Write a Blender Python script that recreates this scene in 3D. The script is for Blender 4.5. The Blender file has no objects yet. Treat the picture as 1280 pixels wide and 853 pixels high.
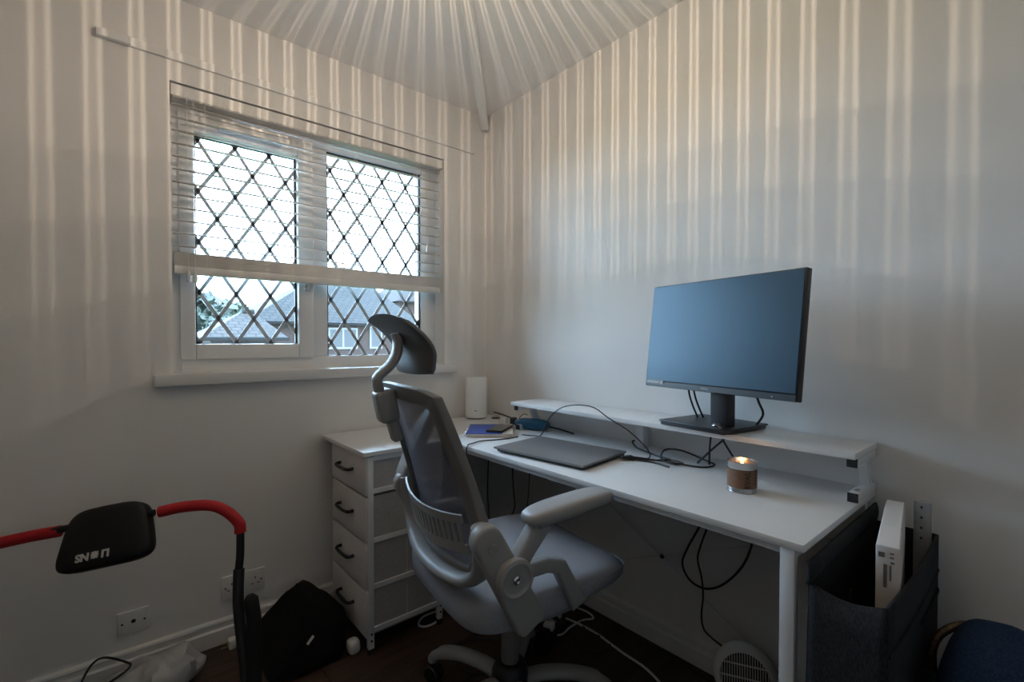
import bpy, bmesh, math, random
from mathutils import Vector, Matrix, noise
random.seed(7)
C = bpy.context.scene.collection
SC = bpy.context.scene
PI = math.pi
R = math.radians

# ------------------------------------------------------------------ camera
cam_d = bpy.data.cameras.new('camera'); cam = bpy.data.objects.new('camera', cam_d); C.objects.link(cam)
cam_d.sensor_width = 36.0; cam_d.lens = 591.6 / 1280 * 36; cam_d.shift_y = 10.9 / 1280; cam_d.clip_start = 0.02; cam_d.clip_end = 300
cam.location = (-1.5683, -2.0604, 1.14)
cam.rotation_euler = (PI / 2 - 0.0189, 0, -0.7055)
SC.camera = cam

# ------------------------------------------------------------------ world, light, exposure
SC.view_settings.view_transform = 'Standard'; SC.view_settings.look = 'None'
SC.view_settings.gamma = 1.0; SC.view_settings.use_curve_mapping = False
SC.view_settings.exposure = 0.0
SC.cycles.use_denoising = True
SC.cycles.max_bounces = 10; SC.cycles.diffuse_bounces = 6; SC.cycles.glossy_bounces = 4
SC.cycles.transparent_max_bounces = 24; SC.cycles.transmission_bounces = 6
SC.cycles.sample_clamp_indirect = 6.0
SC.cycles.caustics_reflective = False; SC.cycles.caustics_refractive = False

SKY = 33.0
w = bpy.data.worlds.new('overcast_sky'); SC.world = w; w.use_nodes = True
nt = w.node_tree; nt.nodes.clear()
wo = nt.nodes.new('ShaderNodeOutputWorld'); bg = nt.nodes.new('ShaderNodeBackground')
tc = nt.nodes.new('ShaderNodeTexCoord'); sx = nt.nodes.new('ShaderNodeSeparateXYZ'); rp = nt.nodes.new('ShaderNodeValToRGB')
nt.links.new(tc.outputs['Generated'], sx.inputs[0]); nt.links.new(sx.outputs['Z'], rp.inputs[0])
rp.color_ramp.elements[0].position = 0.0; rp.color_ramp.elements[0].color = (0.55, 0.77, 1.0, 1)
rp.color_ramp.elements[1].position = 0.8; rp.color_ramp.elements[1].color = (0.46, 0.70, 1.0, 1)
nt.links.new(rp.outputs[0], bg.inputs[0]); bg.inputs[1].default_value = SKY
nt.links.new(bg.outputs[0], wo.inputs[0])

pl = bpy.data.lights.new('window_portal', 'AREA'); pl.shape = 'RECTANGLE'; pl.size = 1.16; pl.size_y = 1.07
pl.cycles.is_portal = True
po = bpy.data.objects.new('window_portal', pl); C.objects.link(po)
po.location = (-0.83, 0.172, 1.54); po.rotation_euler = (-PI / 2, 0, 0)

LAMP_XY = (-1.017, -1.124)
LAMP_POWER = 27.0          # the pendant bulb, shared by its filaments
CANDLE_POWER = 0.055

# ------------------------------------------------------------------ materials
def mat(name, col, rough=0.5, metal=0.0, spec=0.5, noise_s=None, noise_a=0.12, bump=None, bump_d=0.002, alpha=None, coat=0.0, sheen=0.0):
    m = bpy.data.materials.new(name); m.use_nodes = True
    n = m.node_tree.nodes; l = m.node_tree.links; b = n['Principled BSDF']
    b.inputs['Base Color'].default_value = (*col, 1); b.inputs['Roughness'].default_value = rough
    b.inputs['Metallic'].default_value = metal; b.inputs['Specular IOR Level'].default_value = spec
    b.inputs['Coat Weight'].default_value = coat; b.inputs['Sheen Weight'].default_value = sheen
    if noise_s or bump:
        t = n.new('ShaderNodeTexCoord')
    if noise_s:
        z = n.new('ShaderNodeTexNoise'); z.inputs['Scale'].default_value = noise_s; z.inputs['Detail'].default_value = 5
        l.new(t.outputs['Object'], z.inputs['Vector'])
        r = n.new('ShaderNodeValToRGB'); r.color_ramp.elements[0].position = .3; r.color_ramp.elements[1].position = .7
        r.color_ramp.elements[0].color = (*[c * (1 - noise_a) for c in col], 1)
        r.color_ramp.elements[1].color = (*[min(1, c * (1 + noise_a)) for c in col], 1)
        l.new(z.outputs['Fac'], r.inputs[0]); l.new(r.outputs[0], b.inputs['Base Color'])
    if bump:
        z2 = n.new('ShaderNodeTexNoise'); z2.inputs['Scale'].default_value = bump; z2.inputs['Detail'].default_value = 3
        l.new(t.outputs['Object'], z2.inputs['Vector'])
        bp = n.new('ShaderNodeBump'); bp.inputs['Strength'].default_value = .5; bp.inputs['Distance'].default_value = bump_d
        l.new(z2.outputs['Fac'], bp.inputs['Height']); l.new(bp.outputs[0], b.inputs['Normal'])
    if alpha is not None:
        tr = n.new('ShaderNodeBsdfTransparent'); mx = n.new('ShaderNodeMixShader'); mx.inputs[0].default_value = alpha
        l.new(tr.outputs[0], mx.inputs[1]); l.new(b.outputs[0], mx.inputs[2]); l.new(mx.outputs[0], n['Material Output'].inputs[0])
    return m

def emit(name, col, s):
    m = bpy.data.materials.new(name); m.use_nodes = True
    n = m.node_tree.nodes; b = n['Principled BSDF']
    b.inputs['Base Color'].default_value = (*col, 1)
    b.inputs['Emission Color'].default_value = (*col, 1); b.inputs['Emission Strength'].default_value = s
    return m

def glass_mat(name, tint=(0.97, 0.985, 0.98), refl=1.0):
    m = bpy.data.materials.new(name); m.use_nodes = True
    n = m.node_tree.nodes; l = m.node_tree.links; n.remove(n['Principled BSDF'])
    tr = n.new('ShaderNodeBsdfTransparent'); tr.inputs[0].default_value = (*tint, 1)
    g = n.new('ShaderNodeBsdfGlossy'); g.inputs['Roughness'].default_value = 0.0
    f = n.new('ShaderNodeFresnel'); f.inputs[0].default_value = 1.45
    mx = n.new('ShaderNodeMixShader'); l.new(f.outputs[0], mx.inputs[0]); l.new(tr.outputs[0], mx.inputs[1]); l.new(g.outputs[0], mx.inputs[2])
    l.new(mx.outputs[0], n['Material Output'].inputs[0])
    return m

def weave_mat(name, c1, c2, scale=400, rough=0.9):
    m = mat(name, c1, rough, spec=.15)
    n = m.node_tree.nodes; l = m.node_tree.links; b = n['Principled BSDF']
    t = n.new('ShaderNodeTexCoord'); v = n.new('ShaderNodeTexNoise'); v.inputs['Scale'].default_value = scale; v.inputs['Detail'].default_value = 2
    mp = n.new('ShaderNodeMapping'); mp.inputs['Scale'].default_value = (1, 1, .25)
    l.new(t.outputs['Object'], mp.inputs[0]); l.new(mp.outputs[0], v.inputs['Vector'])
    r = n.new('ShaderNodeValToRGB'); r.color_ramp.elements[0].position = .38; r.color_ramp.elements[1].position = .62
    r.color_ramp.elements[0].color = (*c1, 1); r.color_ramp.elements[1].color = (*c2, 1)
    l.new(v.outputs['Fac'], r.inputs[0]); l.new(r.outputs[0], b.inputs['Base Color'])
    bp = n.new('ShaderNodeBump'); bp.inputs['Strength'].default_value = .4; bp.inputs['Distance'].default_value = .001
    l.new(v.outputs['Fac'], bp.inputs['Height']); l.new(bp.outputs[0], b.inputs['Normal'])
    return m

def wood_mat(name, cols, axis_scale=(1.2, 14, 14), rough=.45):
    m = mat(name, cols[0], rough, spec=.35)
    n = m.node_tree.nodes; l = m.node_tree.links; b = n['Principled BSDF']
    t = n.new('ShaderNodeTexCoord'); mp = n.new('ShaderNodeMapping'); mp.inputs['Scale'].default_value = axis_scale
    oi = n.new('ShaderNodeObjectInfo'); ad = n.new('ShaderNodeVectorMath'); ad.operation = 'ADD'
    l.new(t.outputs['Object'], mp.inputs[0]); l.new(mp.outputs[0], ad.inputs[0])
    mu = n.new('ShaderNodeMath'); mu.operation = 'MULTIPLY'; mu.inputs[1].default_value = 37
    l.new(oi.outputs['Random'], mu.inputs[0]); l.new(mu.outputs[0], ad.inputs[1])
    z = n.new('ShaderNodeTexNoise'); z.inputs['Scale'].default_value = 2.2; z.inputs['Detail'].default_value = 7; z.inputs['Distortion'].default_value = .8
    l.new(ad.outputs[0], z.inputs['Vector'])
    r = n.new('ShaderNodeValToRGB'); r.color_ramp.elements[0].position = .3; r.color_ramp.elements[1].position = .7
    r.color_ramp.elements[0].color = (*cols[0], 1); r.color_ramp.elements[1].color = (*cols[1], 1)
    l.new(z.outputs['Fac'], r.inputs[0]); l.new(r.outputs[0], b.inputs['Base Color'])
    bp = n.new('ShaderNodeBump'); bp.inputs['Strength'].default_value = .25; bp.inputs['Distance'].default_value = .001
    l.new(z.outputs['Fac'], bp.inputs['Height']); l.new(bp.outputs[0], b.inputs['Normal'])
    return m

def tile_mat(name, c1, c2, c3, sx_, sy_, brick=True):
    m = mat(name, c1, .85, spec=.2)
    n = m.node_tree.nodes; l = m.node_tree.links; b = n['Principled BSDF']
    t = n.new('ShaderNodeTexCoord')
    br = n.new('ShaderNodeTexBrick'); br.inputs['Color1'].default_value = (*c1, 1); br.inputs['Color2'].default_value = (*c2, 1); br.inputs['Mortar'].default_value = (*c3, 1)
    br.inputs['Scale'].default_value = 1.0; br.inputs['Mortar Size'].default_value = .018 if brick else .03
    br.inputs['Brick Width'].default_value = sx_; br.inputs['Row Height'].default_value = sy_
    l.new(t.outputs['UV'], br.inputs['Vector']); l.new(br.outputs['Color'], b.inputs['Base Color'])
    bp = n.new('ShaderNodeBump'); bp.inputs['Strength'].default_value = .8; bp.inputs['Distance'].default_value = .02; bp.invert = True
    l.new(br.outputs['Fac'], bp.inputs['Height']); l.new(bp.outputs[0], b.inputs['Normal'])
    return m

M = {}
M['wall'] = mat('painted_wall', (.80, .79, .775), .75, spec=.25, noise_s=3, noise_a=.015, bump=180, bump_d=.0004)
M['wall_dark'] = mat('unseen_low_bounce_wall', (.50, .49, .48), .75, spec=.25, bump=180, bump_d=.0004)  # for the unseen walls, darkened to cut the light they bounce back
M['ceiling'] = mat('painted_ceiling', (.90, .895, .89), .8, spec=.2, bump=120, bump_d=.0004)
M['gloss_white'] = mat('gloss_white_paint', (.80, .80, .79), .35, spec=.4, bump=60, bump_d=.0002)
M['upvc'] = mat('white_window_plastic', (.82, .83, .84), .28, spec=.5)
M['gasket'] = mat('black_gasket', (.02, .02, .025), .6)
M['lead'] = mat('lead_strip', (.42, .44, .47), .5, metal=.0)
M['glass'] = glass_mat('window_glass')
M['slat'] = mat('white_blind_slat', (.74, .73, .71), .4, spec=.4)
M['cordw'] = mat('white_blind_cord', (.8, .79, .76), .8)
M['floor_wood'] = wood_mat('dark_wood_laminate', ((.032, .020, .014), (.074, .046, .032)))
M['subfloor'] = mat('floor_joint', (.012, .008, .006), .8)
M['desk_white'] = mat('white_laminate', (.80, .80, .80), .32, spec=.45, bump=300, bump_d=.0001)
M['steel_white'] = mat('white_powder_coat', (.72, .73, .74), .4, spec=.4)
M['drawer_fab'] = weave_mat('white_linen_fabric', (.60, .58, .57), (.72, .70, .69), 700)
M['drawer_side'] = weave_mat('grey_linen_fabric', (.36, .345, .34), (.45, .435, .43), 600)
M['black_metal'] = mat('black_metal', (.012, .012, .013), .4, metal=.3)
M['black_plastic'] = mat('black_plastic', (.012, .012, .014), .45)
M['black_rubber'] = mat('black_rubber', (.01, .01, .011), .7, spec=.3)
M['cable'] = mat('black_cable', (.009, .009, .011), .45)
M['white_plastic'] = mat('white_plastic', (.75, .75, .74), .35)
M['grey_plastic'] = mat('grey_chair_plastic', (.33, .325, .32), .42, spec=.4, bump=500, bump_d=.0001)
M['grey_plastic_d'] = mat('dark_grey_chair_plastic', (.185, .18, .176), .5, spec=.35)
M['seat_fab'] = weave_mat('grey_seat_fabric', (.26, .27, .30), (.34, .35, .385), 900)
M['head_fab'] = mat('dark_grey_headrest', (.12, .12, .125), .6, spec=.3, bump=600, bump_d=.0002)
M['mesh_fab'] = mat('chair_mesh', (.15, .148, .185), .85, spec=.15, noise_s=500, noise_a=.3, alpha=.86)
M['chrome'] = mat('chrome', (.75, .75, .76), .2, metal=1)
M['screen'] = mat('monitor_screen', (.006, .016, .027), .40, spec=.72)
M['screen'].node_tree.nodes['Principled BSDF'].inputs['Specular Tint'].default_value = (.55, .8, 1, 1)
M['bezel'] = mat('monitor_bezel', (.012, .013, .016), .4)
M['laptop'] = mat('grey_aluminium', (.28, .285, .30), .38, metal=.7)
M['laptop_d'] = mat('dark_laptop_body', (.03, .032, .036), .5)
M['router_w'] = mat('router_shell', (.86, .87, .88), .35)
M['blue_cover'] = mat('blue_notebook_cover', (.03, .085, .42), .4)
M['paper'] = mat('paper_edges', (.62, .57, .50), .8, noise_s=200, noise_a=.12)
M['yellow'] = mat('yellow_divider', (.65, .55, .12), .6)
M['phone_b'] = mat('black_phone', (.012, .012, .014), .3)
M['phone_g'] = mat('phone_glass', (.05, .055, .05), .12, spec=.6)
M['teal'] = mat('blue_glasses_case', (.012, .10, .19), .38, bump=300, bump_d=.0003)
M['tin'] = mat('tin_metal', (.50, .50, .50), .25, metal=1)
M['kraft'] = mat('brown_label', (.17, .085, .045), .7, noise_s=120, noise_a=.1)
M['ink'] = mat('dark_ink', (.02, .016, .013), .7)
M['ink_grey'] = mat('faded_grey_ink', (.16, .15, .145), .7)
M['wax'] = mat('candle_wax', (.55, .26, .08), .4)
M['flame'] = emit('candle_flame', (1.0, .62, .22), 11.0)
M['felt'] = weave_mat('charcoal_felt', (.020, .021, .024), (.034, .036, .040), 500)
M['felt_d'] = weave_mat('dark_felt_lining', (.012, .012, .013), (.02, .02, .022), 500)
M['box_w'] = mat('white_card', (.62, .58, .555), .6)
M['ruler'] = mat('clear_grey_plastic', (.45, .45, .46), .25, alpha=.75)
M['navy'] = weave_mat('navy_fabric', (.010, .022, .055), (.018, .038, .085), 260)
M['gold'] = mat('gold_sequin', (.11, .075, .045), .35, metal=.7, noise_s=150, noise_a=.6)
M['red_foam'] = mat('red_foam', (.42, .012, .018), .6, spec=.35, bump=250, bump_d=.0004)
M['pad_black'] = mat('black_pad', (.005, .005, .006), .5, spec=.3, bump=200, bump_d=.0003)
M['print_w'] = mat('white_print', (.55, .54, .53), .6)
M['bag_black'] = weave_mat('black_bag_fabric', (.004, .004, .0045), (.008, .008, .009), 300)
M['plastic_bag'] = mat('translucent_plastic', (.55, .55, .56), .3, spec=.5, alpha=.8)
M['key'] = mat('brassy_keys', (.5, .42, .36), .3, metal=.9)
M['brick'] = tile_mat('red_brick', (.030, .012, .0085), (.024, .010, .007), (.024, .02, .018), .225, .075)  # brick, roof and frame colours darkened below real to offset the overbright sky
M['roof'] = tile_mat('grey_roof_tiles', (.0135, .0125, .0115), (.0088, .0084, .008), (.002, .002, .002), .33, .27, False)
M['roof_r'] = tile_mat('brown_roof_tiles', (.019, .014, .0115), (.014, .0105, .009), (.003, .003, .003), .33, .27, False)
M['house_white'] = mat('darkened_white_window_frame', (.055, .054, .052), .5)
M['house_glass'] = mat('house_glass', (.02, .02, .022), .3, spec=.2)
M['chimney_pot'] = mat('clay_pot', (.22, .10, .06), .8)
M['leaf'] = mat('tree_leaf', (.006, .012, .005), .7, noise_s=1.5, noise_a=.4)  # leaf colours lowered as well, countering the strong sky light
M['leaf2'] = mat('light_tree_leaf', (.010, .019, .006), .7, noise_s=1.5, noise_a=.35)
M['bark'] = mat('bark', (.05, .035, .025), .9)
M['lawn'] = mat('lawn', (.05, .09, .03), .9, noise_s=.6, noise_a=.3)
M['shade'] = mat('lampshade_slat', (.85, .80, .72), .6, alpha=.66)
M['shade_thin'] = mat('lampshade_thin_slat', (.85, .80, .72), .6, alpha=.50)
M['brass'] = mat('brushed_brass', (.5, .38, .2), .35, metal=1)
M['bulb'] = emit('filament_bulb', (1.0, .7, .4), 2.0)

# ------------------------------------------------------------------ mesh builder
class MB:
    def __init__(self): self.bm = bmesh.new()
    def _place(self, geom_verts, loc, rot):
        m = Matrix.Translation(Vector(loc))
        if rot is not None:
            from mathutils import Euler
            m = m @ (rot.to_4x4() if isinstance(rot, Matrix) else Euler(rot).to_matrix().to_4x4())
        bmesh.ops.transform(self.bm, matrix=m, verts=geom_verts)
    def box(self, c, s, bev=0.0, rot=None, seg=2):
        r = bmesh.ops.create_cube(self.bm, size=1.0); vs = r['verts']
        for v in vs: v.co = Vector((v.co.x * s[0], v.co.y * s[1], v.co.z * s[2]))
        if bev > 0:
            es = list({e for v in vs for e in v.link_edges})
            before = set(self.bm.verts) - set(vs)
            bmesh.ops.bevel(self.bm, geom=es, offset=bev, segments=seg, affect='EDGES', profile=.5)
            vs = [v for v in self.bm.verts if v not in before]
        self._place(vs, c, rot); return self
    def bx(self, x0, x1, y0, y1, z0, z1, bev=0.0):
        return self.box(((x0 + x1) / 2, (y0 + y1) / 2, (z0 + z1) / 2), (abs(x1 - x0), abs(y1 - y0), abs(z1 - z0)), bev)
    def quad(self, pts):
        self.bm.faces.new([self.bm.verts.new(p) for p in pts]); return self
    def tube(self, pts, r, n=8, closed=False, rb=None, cap=True):
        """sweep; r may be a list; rb = second radius (vertical) for a flat section"""
        pts = [Vector(p) for p in pts]; N = len(pts); rings = []
        up = None
        for i, p in enumerate(pts):
            a = pts[(i - 1) % N] if (closed or i > 0) else p; b = pts[(i + 1) % N] if (closed or i < N - 1) else p
            t = (b - a).normalized() if (b - a).length > 1e-9 else Vector((0, 0, 1))
            if up is None:
                up = Vector((0, 0, 1)) if abs(t.z) < .9 else Vector((1, 0, 0))
            side = t.cross(up)
            if side.length < 1e-6: side = t.cross(Vector((0, 1, 0)))
            side.normalize(); u2 = side.cross(t).normalized(); up = u2
            ra = r[i] if isinstance(r, (list, tuple)) else r
            rv = (rb[i] if isinstance(rb, (list, tuple)) else rb) if rb is not None else ra
            rings.append([self.bm.verts.new(p + side * math.cos(2 * PI * k / n) * ra + u2 * math.sin(2 * PI * k / n) * rv) for k in range(n)])
        for i in range(N if closed else N - 1):
            A, B = rings[i], rings[(i + 1) % N]
            for k in range(n): self.bm.faces.new([A[k], A[(k + 1) % n], B[(k + 1) % n], B[k]])
        if cap and not closed:
            self.bm.faces.new(rings[0][::-1]); self.bm.faces.new(rings[-1])
        return self
    def lathe(self, prof, loc=(0, 0, 0), n=24, rot=None):
        vs = []; rings = []
        for rr, z in prof:
            if rr < 1e-6:
                v = self.bm.verts.new((0, 0, z)); rings.append([v]); vs.append(v)
            else:
                ring = [self.bm.verts.new((rr * math.cos(2 * PI * k / n), rr * math.sin(2 * PI * k / n), z)) for k in range(n)]
                rings.append(ring); vs += ring
        for A, B in zip(rings, rings[1:]):
            if len(A) == 1 and len(B) == 1: continue
            for k in range(n):
                k2 = (k + 1) % n
                if len(A) == 1: self.bm.faces.new([A[0], B[k2], B[k]])
                elif len(B) == 1: self.bm.faces.new([A[k], A[k2], B[0]])
                else: self.bm.faces.new([A[k], A[k2], B[k2], B[k]])
        self._place(vs, loc, rot); return self
    def cyl(self, c, r, h, axis='z', n=20, bev=0.0):
        pr = [(0, -h / 2), (r - bev, -h / 2), (r, -h / 2 + bev), (r, h / 2 - bev), (r - bev, h / 2), (0, h / 2)] if bev else [(0, -h / 2), (r, -h / 2), (r, h / 2), (0, h / 2)]
        rot = {'z': None, 'x': (0, PI / 2, 0), 'y': (PI / 2, 0, 0)}[axis] if isinstance(axis, str) else axis
        return self.lathe(pr, c, n, rot)
    def prism(self, poly, axis, a0, a1, bev=0.0, seg=2):
        """poly of 2D points; axis 'x','y','z' is the extrusion direction"""
        def P(u, v, a): return {'x': (a, u, v), 'y': (u, a, v), 'z': (u, v, a)}[axis]
        before = set(self.bm.verts)
        A = [self.bm.verts.new(P(u, v, a0)) for u, v in poly]; B = [self.bm.verts.new(P(u, v, a1)) for u, v in poly]
        n = len(poly); fs = [self.bm.faces.new(A), self.bm.faces.new(B[::-1])]
        for i in range(n): fs.append(self.bm.faces.new([A[i], B[i], B[(i + 1) % n], A[(i + 1) % n]]))
        bmesh.ops.recalc_face_normals(self.bm, faces=fs)
        if bev:
            es = list({e for f in fs[:2] for e in f.edges})
            bmesh.ops.bevel(self.bm, geom=es, offset=bev, segments=seg, affect='EDGES', profile=.5)
        return self
    def grid(self, fn, nu, nv, thick=0.0):
        g = [[self.bm.verts.new(fn(i / nu, j / nv)) for j in range(nv + 1)] for i in range(nu + 1)]
        for i in range(nu):
            for j in range(nv): self.bm.faces.new([g[i][j], g[i + 1][j], g[i + 1][j + 1], g[i][j + 1]])
        return self
    def sphere(self, c, r, nu=16, nv=10, e=1.0):
        s = r if isinstance(r, (tuple, list)) else (r, r, r)
        def pw(x): return math.copysign(abs(x) ** e, x)
        before = len(self.bm.verts)
        prof = []
        rings = []
        for j in range(nv + 1):
            ph = -PI / 2 + PI * j / nv
            if j in (0, nv): rings.append([self.bm.verts.new((c[0], c[1], c[2] + s[2] * pw(math.sin(ph))))])
            else:
                rings.append([self.bm.verts.new((c[0] + s[0] * pw(math.cos(ph)) * pw(math.cos(2 * PI * k / nu)),
                                                 c[1] + s[1] * pw(math.cos(ph)) * pw(math.sin(2 * PI * k / nu)),
                                                 c[2] + s[2] * pw(math.sin(ph)))) for k in range(nu)])
        for A, B in zip(rings, rings[1:]):
            for k in range(nu):
                k2 = (k + 1) % nu
                if len(A) == 1: self.bm.faces.new([A[0], B[k2], B[k]])
                elif len(B) == 1: self.bm.faces.new([A[k], A[k2], B[0]])
                else: self.bm.faces.new([A[k], A[k2], B[k2], B[k]])
        return self
    def flip(self, m):
        bmesh.ops.transform(self.bm, matrix=m, verts=self.bm.verts); return self
    def warp(self, fn):
        for v in self.bm.verts: v.co = Vector(fn(v.co))
        return self
    def build(self, name, m, parent=None, smooth=None, uv=False, origin=None, subsurf=0, solid=0.0):
        bm = self.bm
        bmesh.ops.recalc_face_normals(bm, faces=bm.faces)
        if origin is not None: bmesh.ops.translate(bm, verts=bm.verts, vec=-Vector(origin))
        if uv:
            L = bm.loops.layers.uv.new('UVMap')
            for f in bm.faces:
                nrm = f.normal
                if abs(nrm.z) > .95: a, b2 = Vector((1, 0, 0)), Vector((0, 1, 0))
                else:
                    a = Vector((0, 0, 1)).cross(nrm).normalized(); b2 = nrm.cross(a)
                for lp in f.loops: lp[L].uv = (lp.vert.co.dot(a), lp.vert.co.dot(b2))
        me = bpy.data.meshes.new(name); bm.to_mesh(me); bm.free()
        me.materials.append(m if not isinstance(m, str) else M[m])
        o = bpy.data.objects.new(name, me); C.objects.link(o)
        if origin is not None: o.location = origin
        if parent is not None: o.parent = parent
        if smooth:
            me.polygons.foreach_set('use_smooth', [True] * len(me.polygons))
            try: me.set_sharp_from_angle(angle=R(smooth if smooth > 1 else 40))
            except Exception: pass
        if solid:
            md = o.modifiers.new('thickness', 'SOLIDIFY'); md.thickness = solid; md.offset = 0
        if subsurf:
            md = o.modifiers.new('smooth', 'SUBSURF'); md.levels = subsurf; md.render_levels = subsurf
        return o

def tag(o, label=None, cat=None, group=None, kind=None):
    if label: o['label'] = label
    if cat: o['category'] = cat
    if group: o['group'] = group
    if kind: o['kind'] = kind
    return o
def thing(name, label, cat, loc=(0, 0, 0), rz=0.0, group=None):
    o = bpy.data.objects.new(name, None); C.objects.link(o); o.empty_display_size = .05
    o.location = loc; o.rotation_euler = (0, 0, rz); return tag(o, label, cat, group)
def structure(o): o['kind'] = 'structure'; return o
def smooth_path(pts, k=8):
    pts = [Vector(p) for p in pts]; out = []
    for i in range(len(pts) - 1):
        p0 = pts[i - 1] if i else pts[0] * 2 - pts[1]; p1 = pts[i]; p2 = pts[i + 1]; p3 = pts[i + 2] if i + 2 < len(pts) else pts[-1] * 2 - pts[-2]
        for j in range(k):
            t = j / k
            out.append(.5 * ((2 * p1) + (p2 - p0) * t + (2 * p0 - 5 * p1 + 4 * p2 - p3) * t * t + (3 * p1 - p0 - 3 * p2 + p3) * t ** 3))
    out.append(pts[-1]); return out
def cable(name, pts, r, m, label=None, cat=None, parent=None, group=None, k=8):
    o = MB().tube(smooth_path(pts, k), r, 7).build(name, m, parent, smooth=60, origin=None if parent else pts[0])
    if label: tag(o, label, cat, group)
    return o
def text_obj(body, size, m, name, parent, matrix, depth=.0004, align='CENTER', bold=0.0):
    cu = bpy.data.curves.new(name, 'FONT'); cu.body = body; cu.size = size; cu.align_x = align; cu.align_y = 'CENTER'; cu.extrude = depth; cu.resolution_u = 3; cu.offset = bold
    t = bpy.data.objects.new('temp', cu); C.objects.link(t)
    dg = bpy.context.evaluated_depsgraph_get(); me = bpy.data.meshes.new_from_object(t.evaluated_get(dg))
    bpy.data.objects.remove(t)
    me.name = name; me.materials.clear(); me.materials.append(M[m])
    o = bpy.data.objects.new(name, me); C.objects.link(o); o.parent = parent; o.matrix_local = matrix
    return o
def frame_m(origin, xdir, ydir):
    x = Vector(xdir).normalized(); y = Vector(ydir); y = (y - x * y.dot(x)).normalized(); z = x.cross(y)
    m = Matrix((x, y, z)).transposed().to_4x4(); m.translation = Vector(origin); return m

# ================================================================== SETTING
XL, YB, ZC = -2.30, -2.95, 2.349
WX0, WX1, WZ0, WZ1 = -1.395, -0.265, 1.02, 2.058
wl = MB()
wl.bx(XL, WX0, 0, .165, -.02, ZC); wl.bx(WX1, .12, 0, .165, -.02, ZC); wl.bx(WX0, WX1, 0, .165, -.02, WZ0); wl.bx(WX0, WX1, 0, .165, WZ1, ZC)
structure(wl.build('wall_window', 'wall'))
structure(MB().bx(0, .12, YB, 0, -.02, ZC).build('wall_right', 'wall'))
structure(MB().bx(XL - .12, XL, YB, .165, -.02, ZC).build('wall_left', 'wall_dark'))
structure(MB().bx(XL - .12, .12, YB - .12, YB, -.02, ZC).build('wall_back', 'wall_dark'))
structure(MB().bx(XL - .12, .12, YB - .12, .165, ZC, ZC + .1).build('ceiling', 'ceiling'))
fl = structure(MB().bx(XL, 0, YB, 0, -.06, -.010).build('floor', 'subfloor'))
# floor planks, each a part of the floor
PW, PLN = .193, 1.21
for r_ in range(int(abs(YB) / PW) + 1):
    y1 = -r_ * PW; y0 = max(YB, y1 - PW); x = XL - ((r_ * .47) % 1.0) * PLN
    while x < 0:
        a, b = max(x, XL), min(x + PLN, 0)
        if b - a > .02 and y1 - y0 > .02:
            MB().box(((b - a) / 2, (y1 - y0) / 2, -.006), (b - a - .0016, y1 - y0 - .0016, .012), .0008, seg=1).build('plank', 'floor_wood', fl).location = (a, y0, 0)
        x += PLN
def skirting(name, horizontal):
    m = MB(); prof = [(0, 0), (.018, 0), (.018, .055), (.012, .061), (.012, .076), (.015, .080), (.013, .087), (.004, .092), (0, .092)]
    if horizontal: m.prism([(-u, v) for u, v in prof], 'x', XL, 0)
    else: m.prism([(-u, v) for u, v in prof], 'y', YB, -.018)
    return structure(m.build(name, 'gloss_white'))
skirting('baseboard_window', True); skirting('baseboard_right', False)
structure(MB().bx(-1.588, -.081, -.012, .0, 2.128, 2.158, .003).bx(-1.588, -1.50, -.026, -.012, 2.126, 2.152, .003).build('trim_1', 'gloss_white'))
# strip running down the ceiling into the corner
d = Vector((-.035, -.035, 2.268)) - Vector((-.62, -.70, 2.352)); L_ = d.length
tm = MB(); tm.box((0, 0, 0), (L_, .046, .020), .004)
zx = d.normalized(); zy = Vector((0, 0, 1)).cross(zx).normalized(); zz = zx.cross(zy)
mt = Matrix((zx, zy, zz)).transposed().to_4x4(); mt.translation = (Vector((-.035, -.035, 2.268)) + Vector((-.62, -.70, 2.352))) / 2
bmesh.ops.transform(tm.bm, matrix=mt, verts=tm.bm.verts)
structure(tm.build('trim_2', 'gloss_white'))

# ------------------------------------------------------------------ window
WY = .10
win = bpy.data.objects.new('window_1', None); C.objects.link(win); win.location = (0, 0, 0); win['kind'] = 'structure'
f = MB()
f.bx(WX0, -1.362, WY - .01, WY + .06, WZ0, WZ1, .003); f.bx(-.347, WX1, WY - .01, WY + .06, WZ0, WZ1, .003)
f.bx(-1.362, -.347, WY - .01, WY + .06, WZ0, 1.073, .003); f.bx(-1.362, -.347, WY - .01, WY + .06, 1.987, WZ1, .003)
f.bx(-.890, -.821, WY - .01, WY + .06, 1.073, 1.987, .003)
f.build('outer_frame', 'upvc', win, smooth=40)
sa = MB()
sa.bx(-1.366, -1.317, WY - .028, WY + .045, 1.069, 1.991, .006); sa.bx(-.948, -.886, WY - .028, WY + .045, 1.069, 1.991, .006)
sa.bx(-1.317, -.948, WY - .028, WY + .045, 1.069, 1.128, .006); sa.bx(-1.317, -.948, WY - .028, WY + .045, 1.925, 1.991, .006)
sash = sa.build('opening_sash', 'upvc', win, smooth=40)
MB().bx(-1.24, -1.01, WY - .045, WY - .028, 1.945, 1.968, .005).build('trickle_vent', 'upvc', sash)
hd = MB(); hd.box((-.915, WY - .034, 1.42), (.022, .014, .06), .004); hd.box((-.915, WY - .052, 1.40), (.016, .016, .10), .005, rot=(0, R(10), 0))
hd.build('sash_handle', 'chrome', win)
gk = MB()
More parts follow.
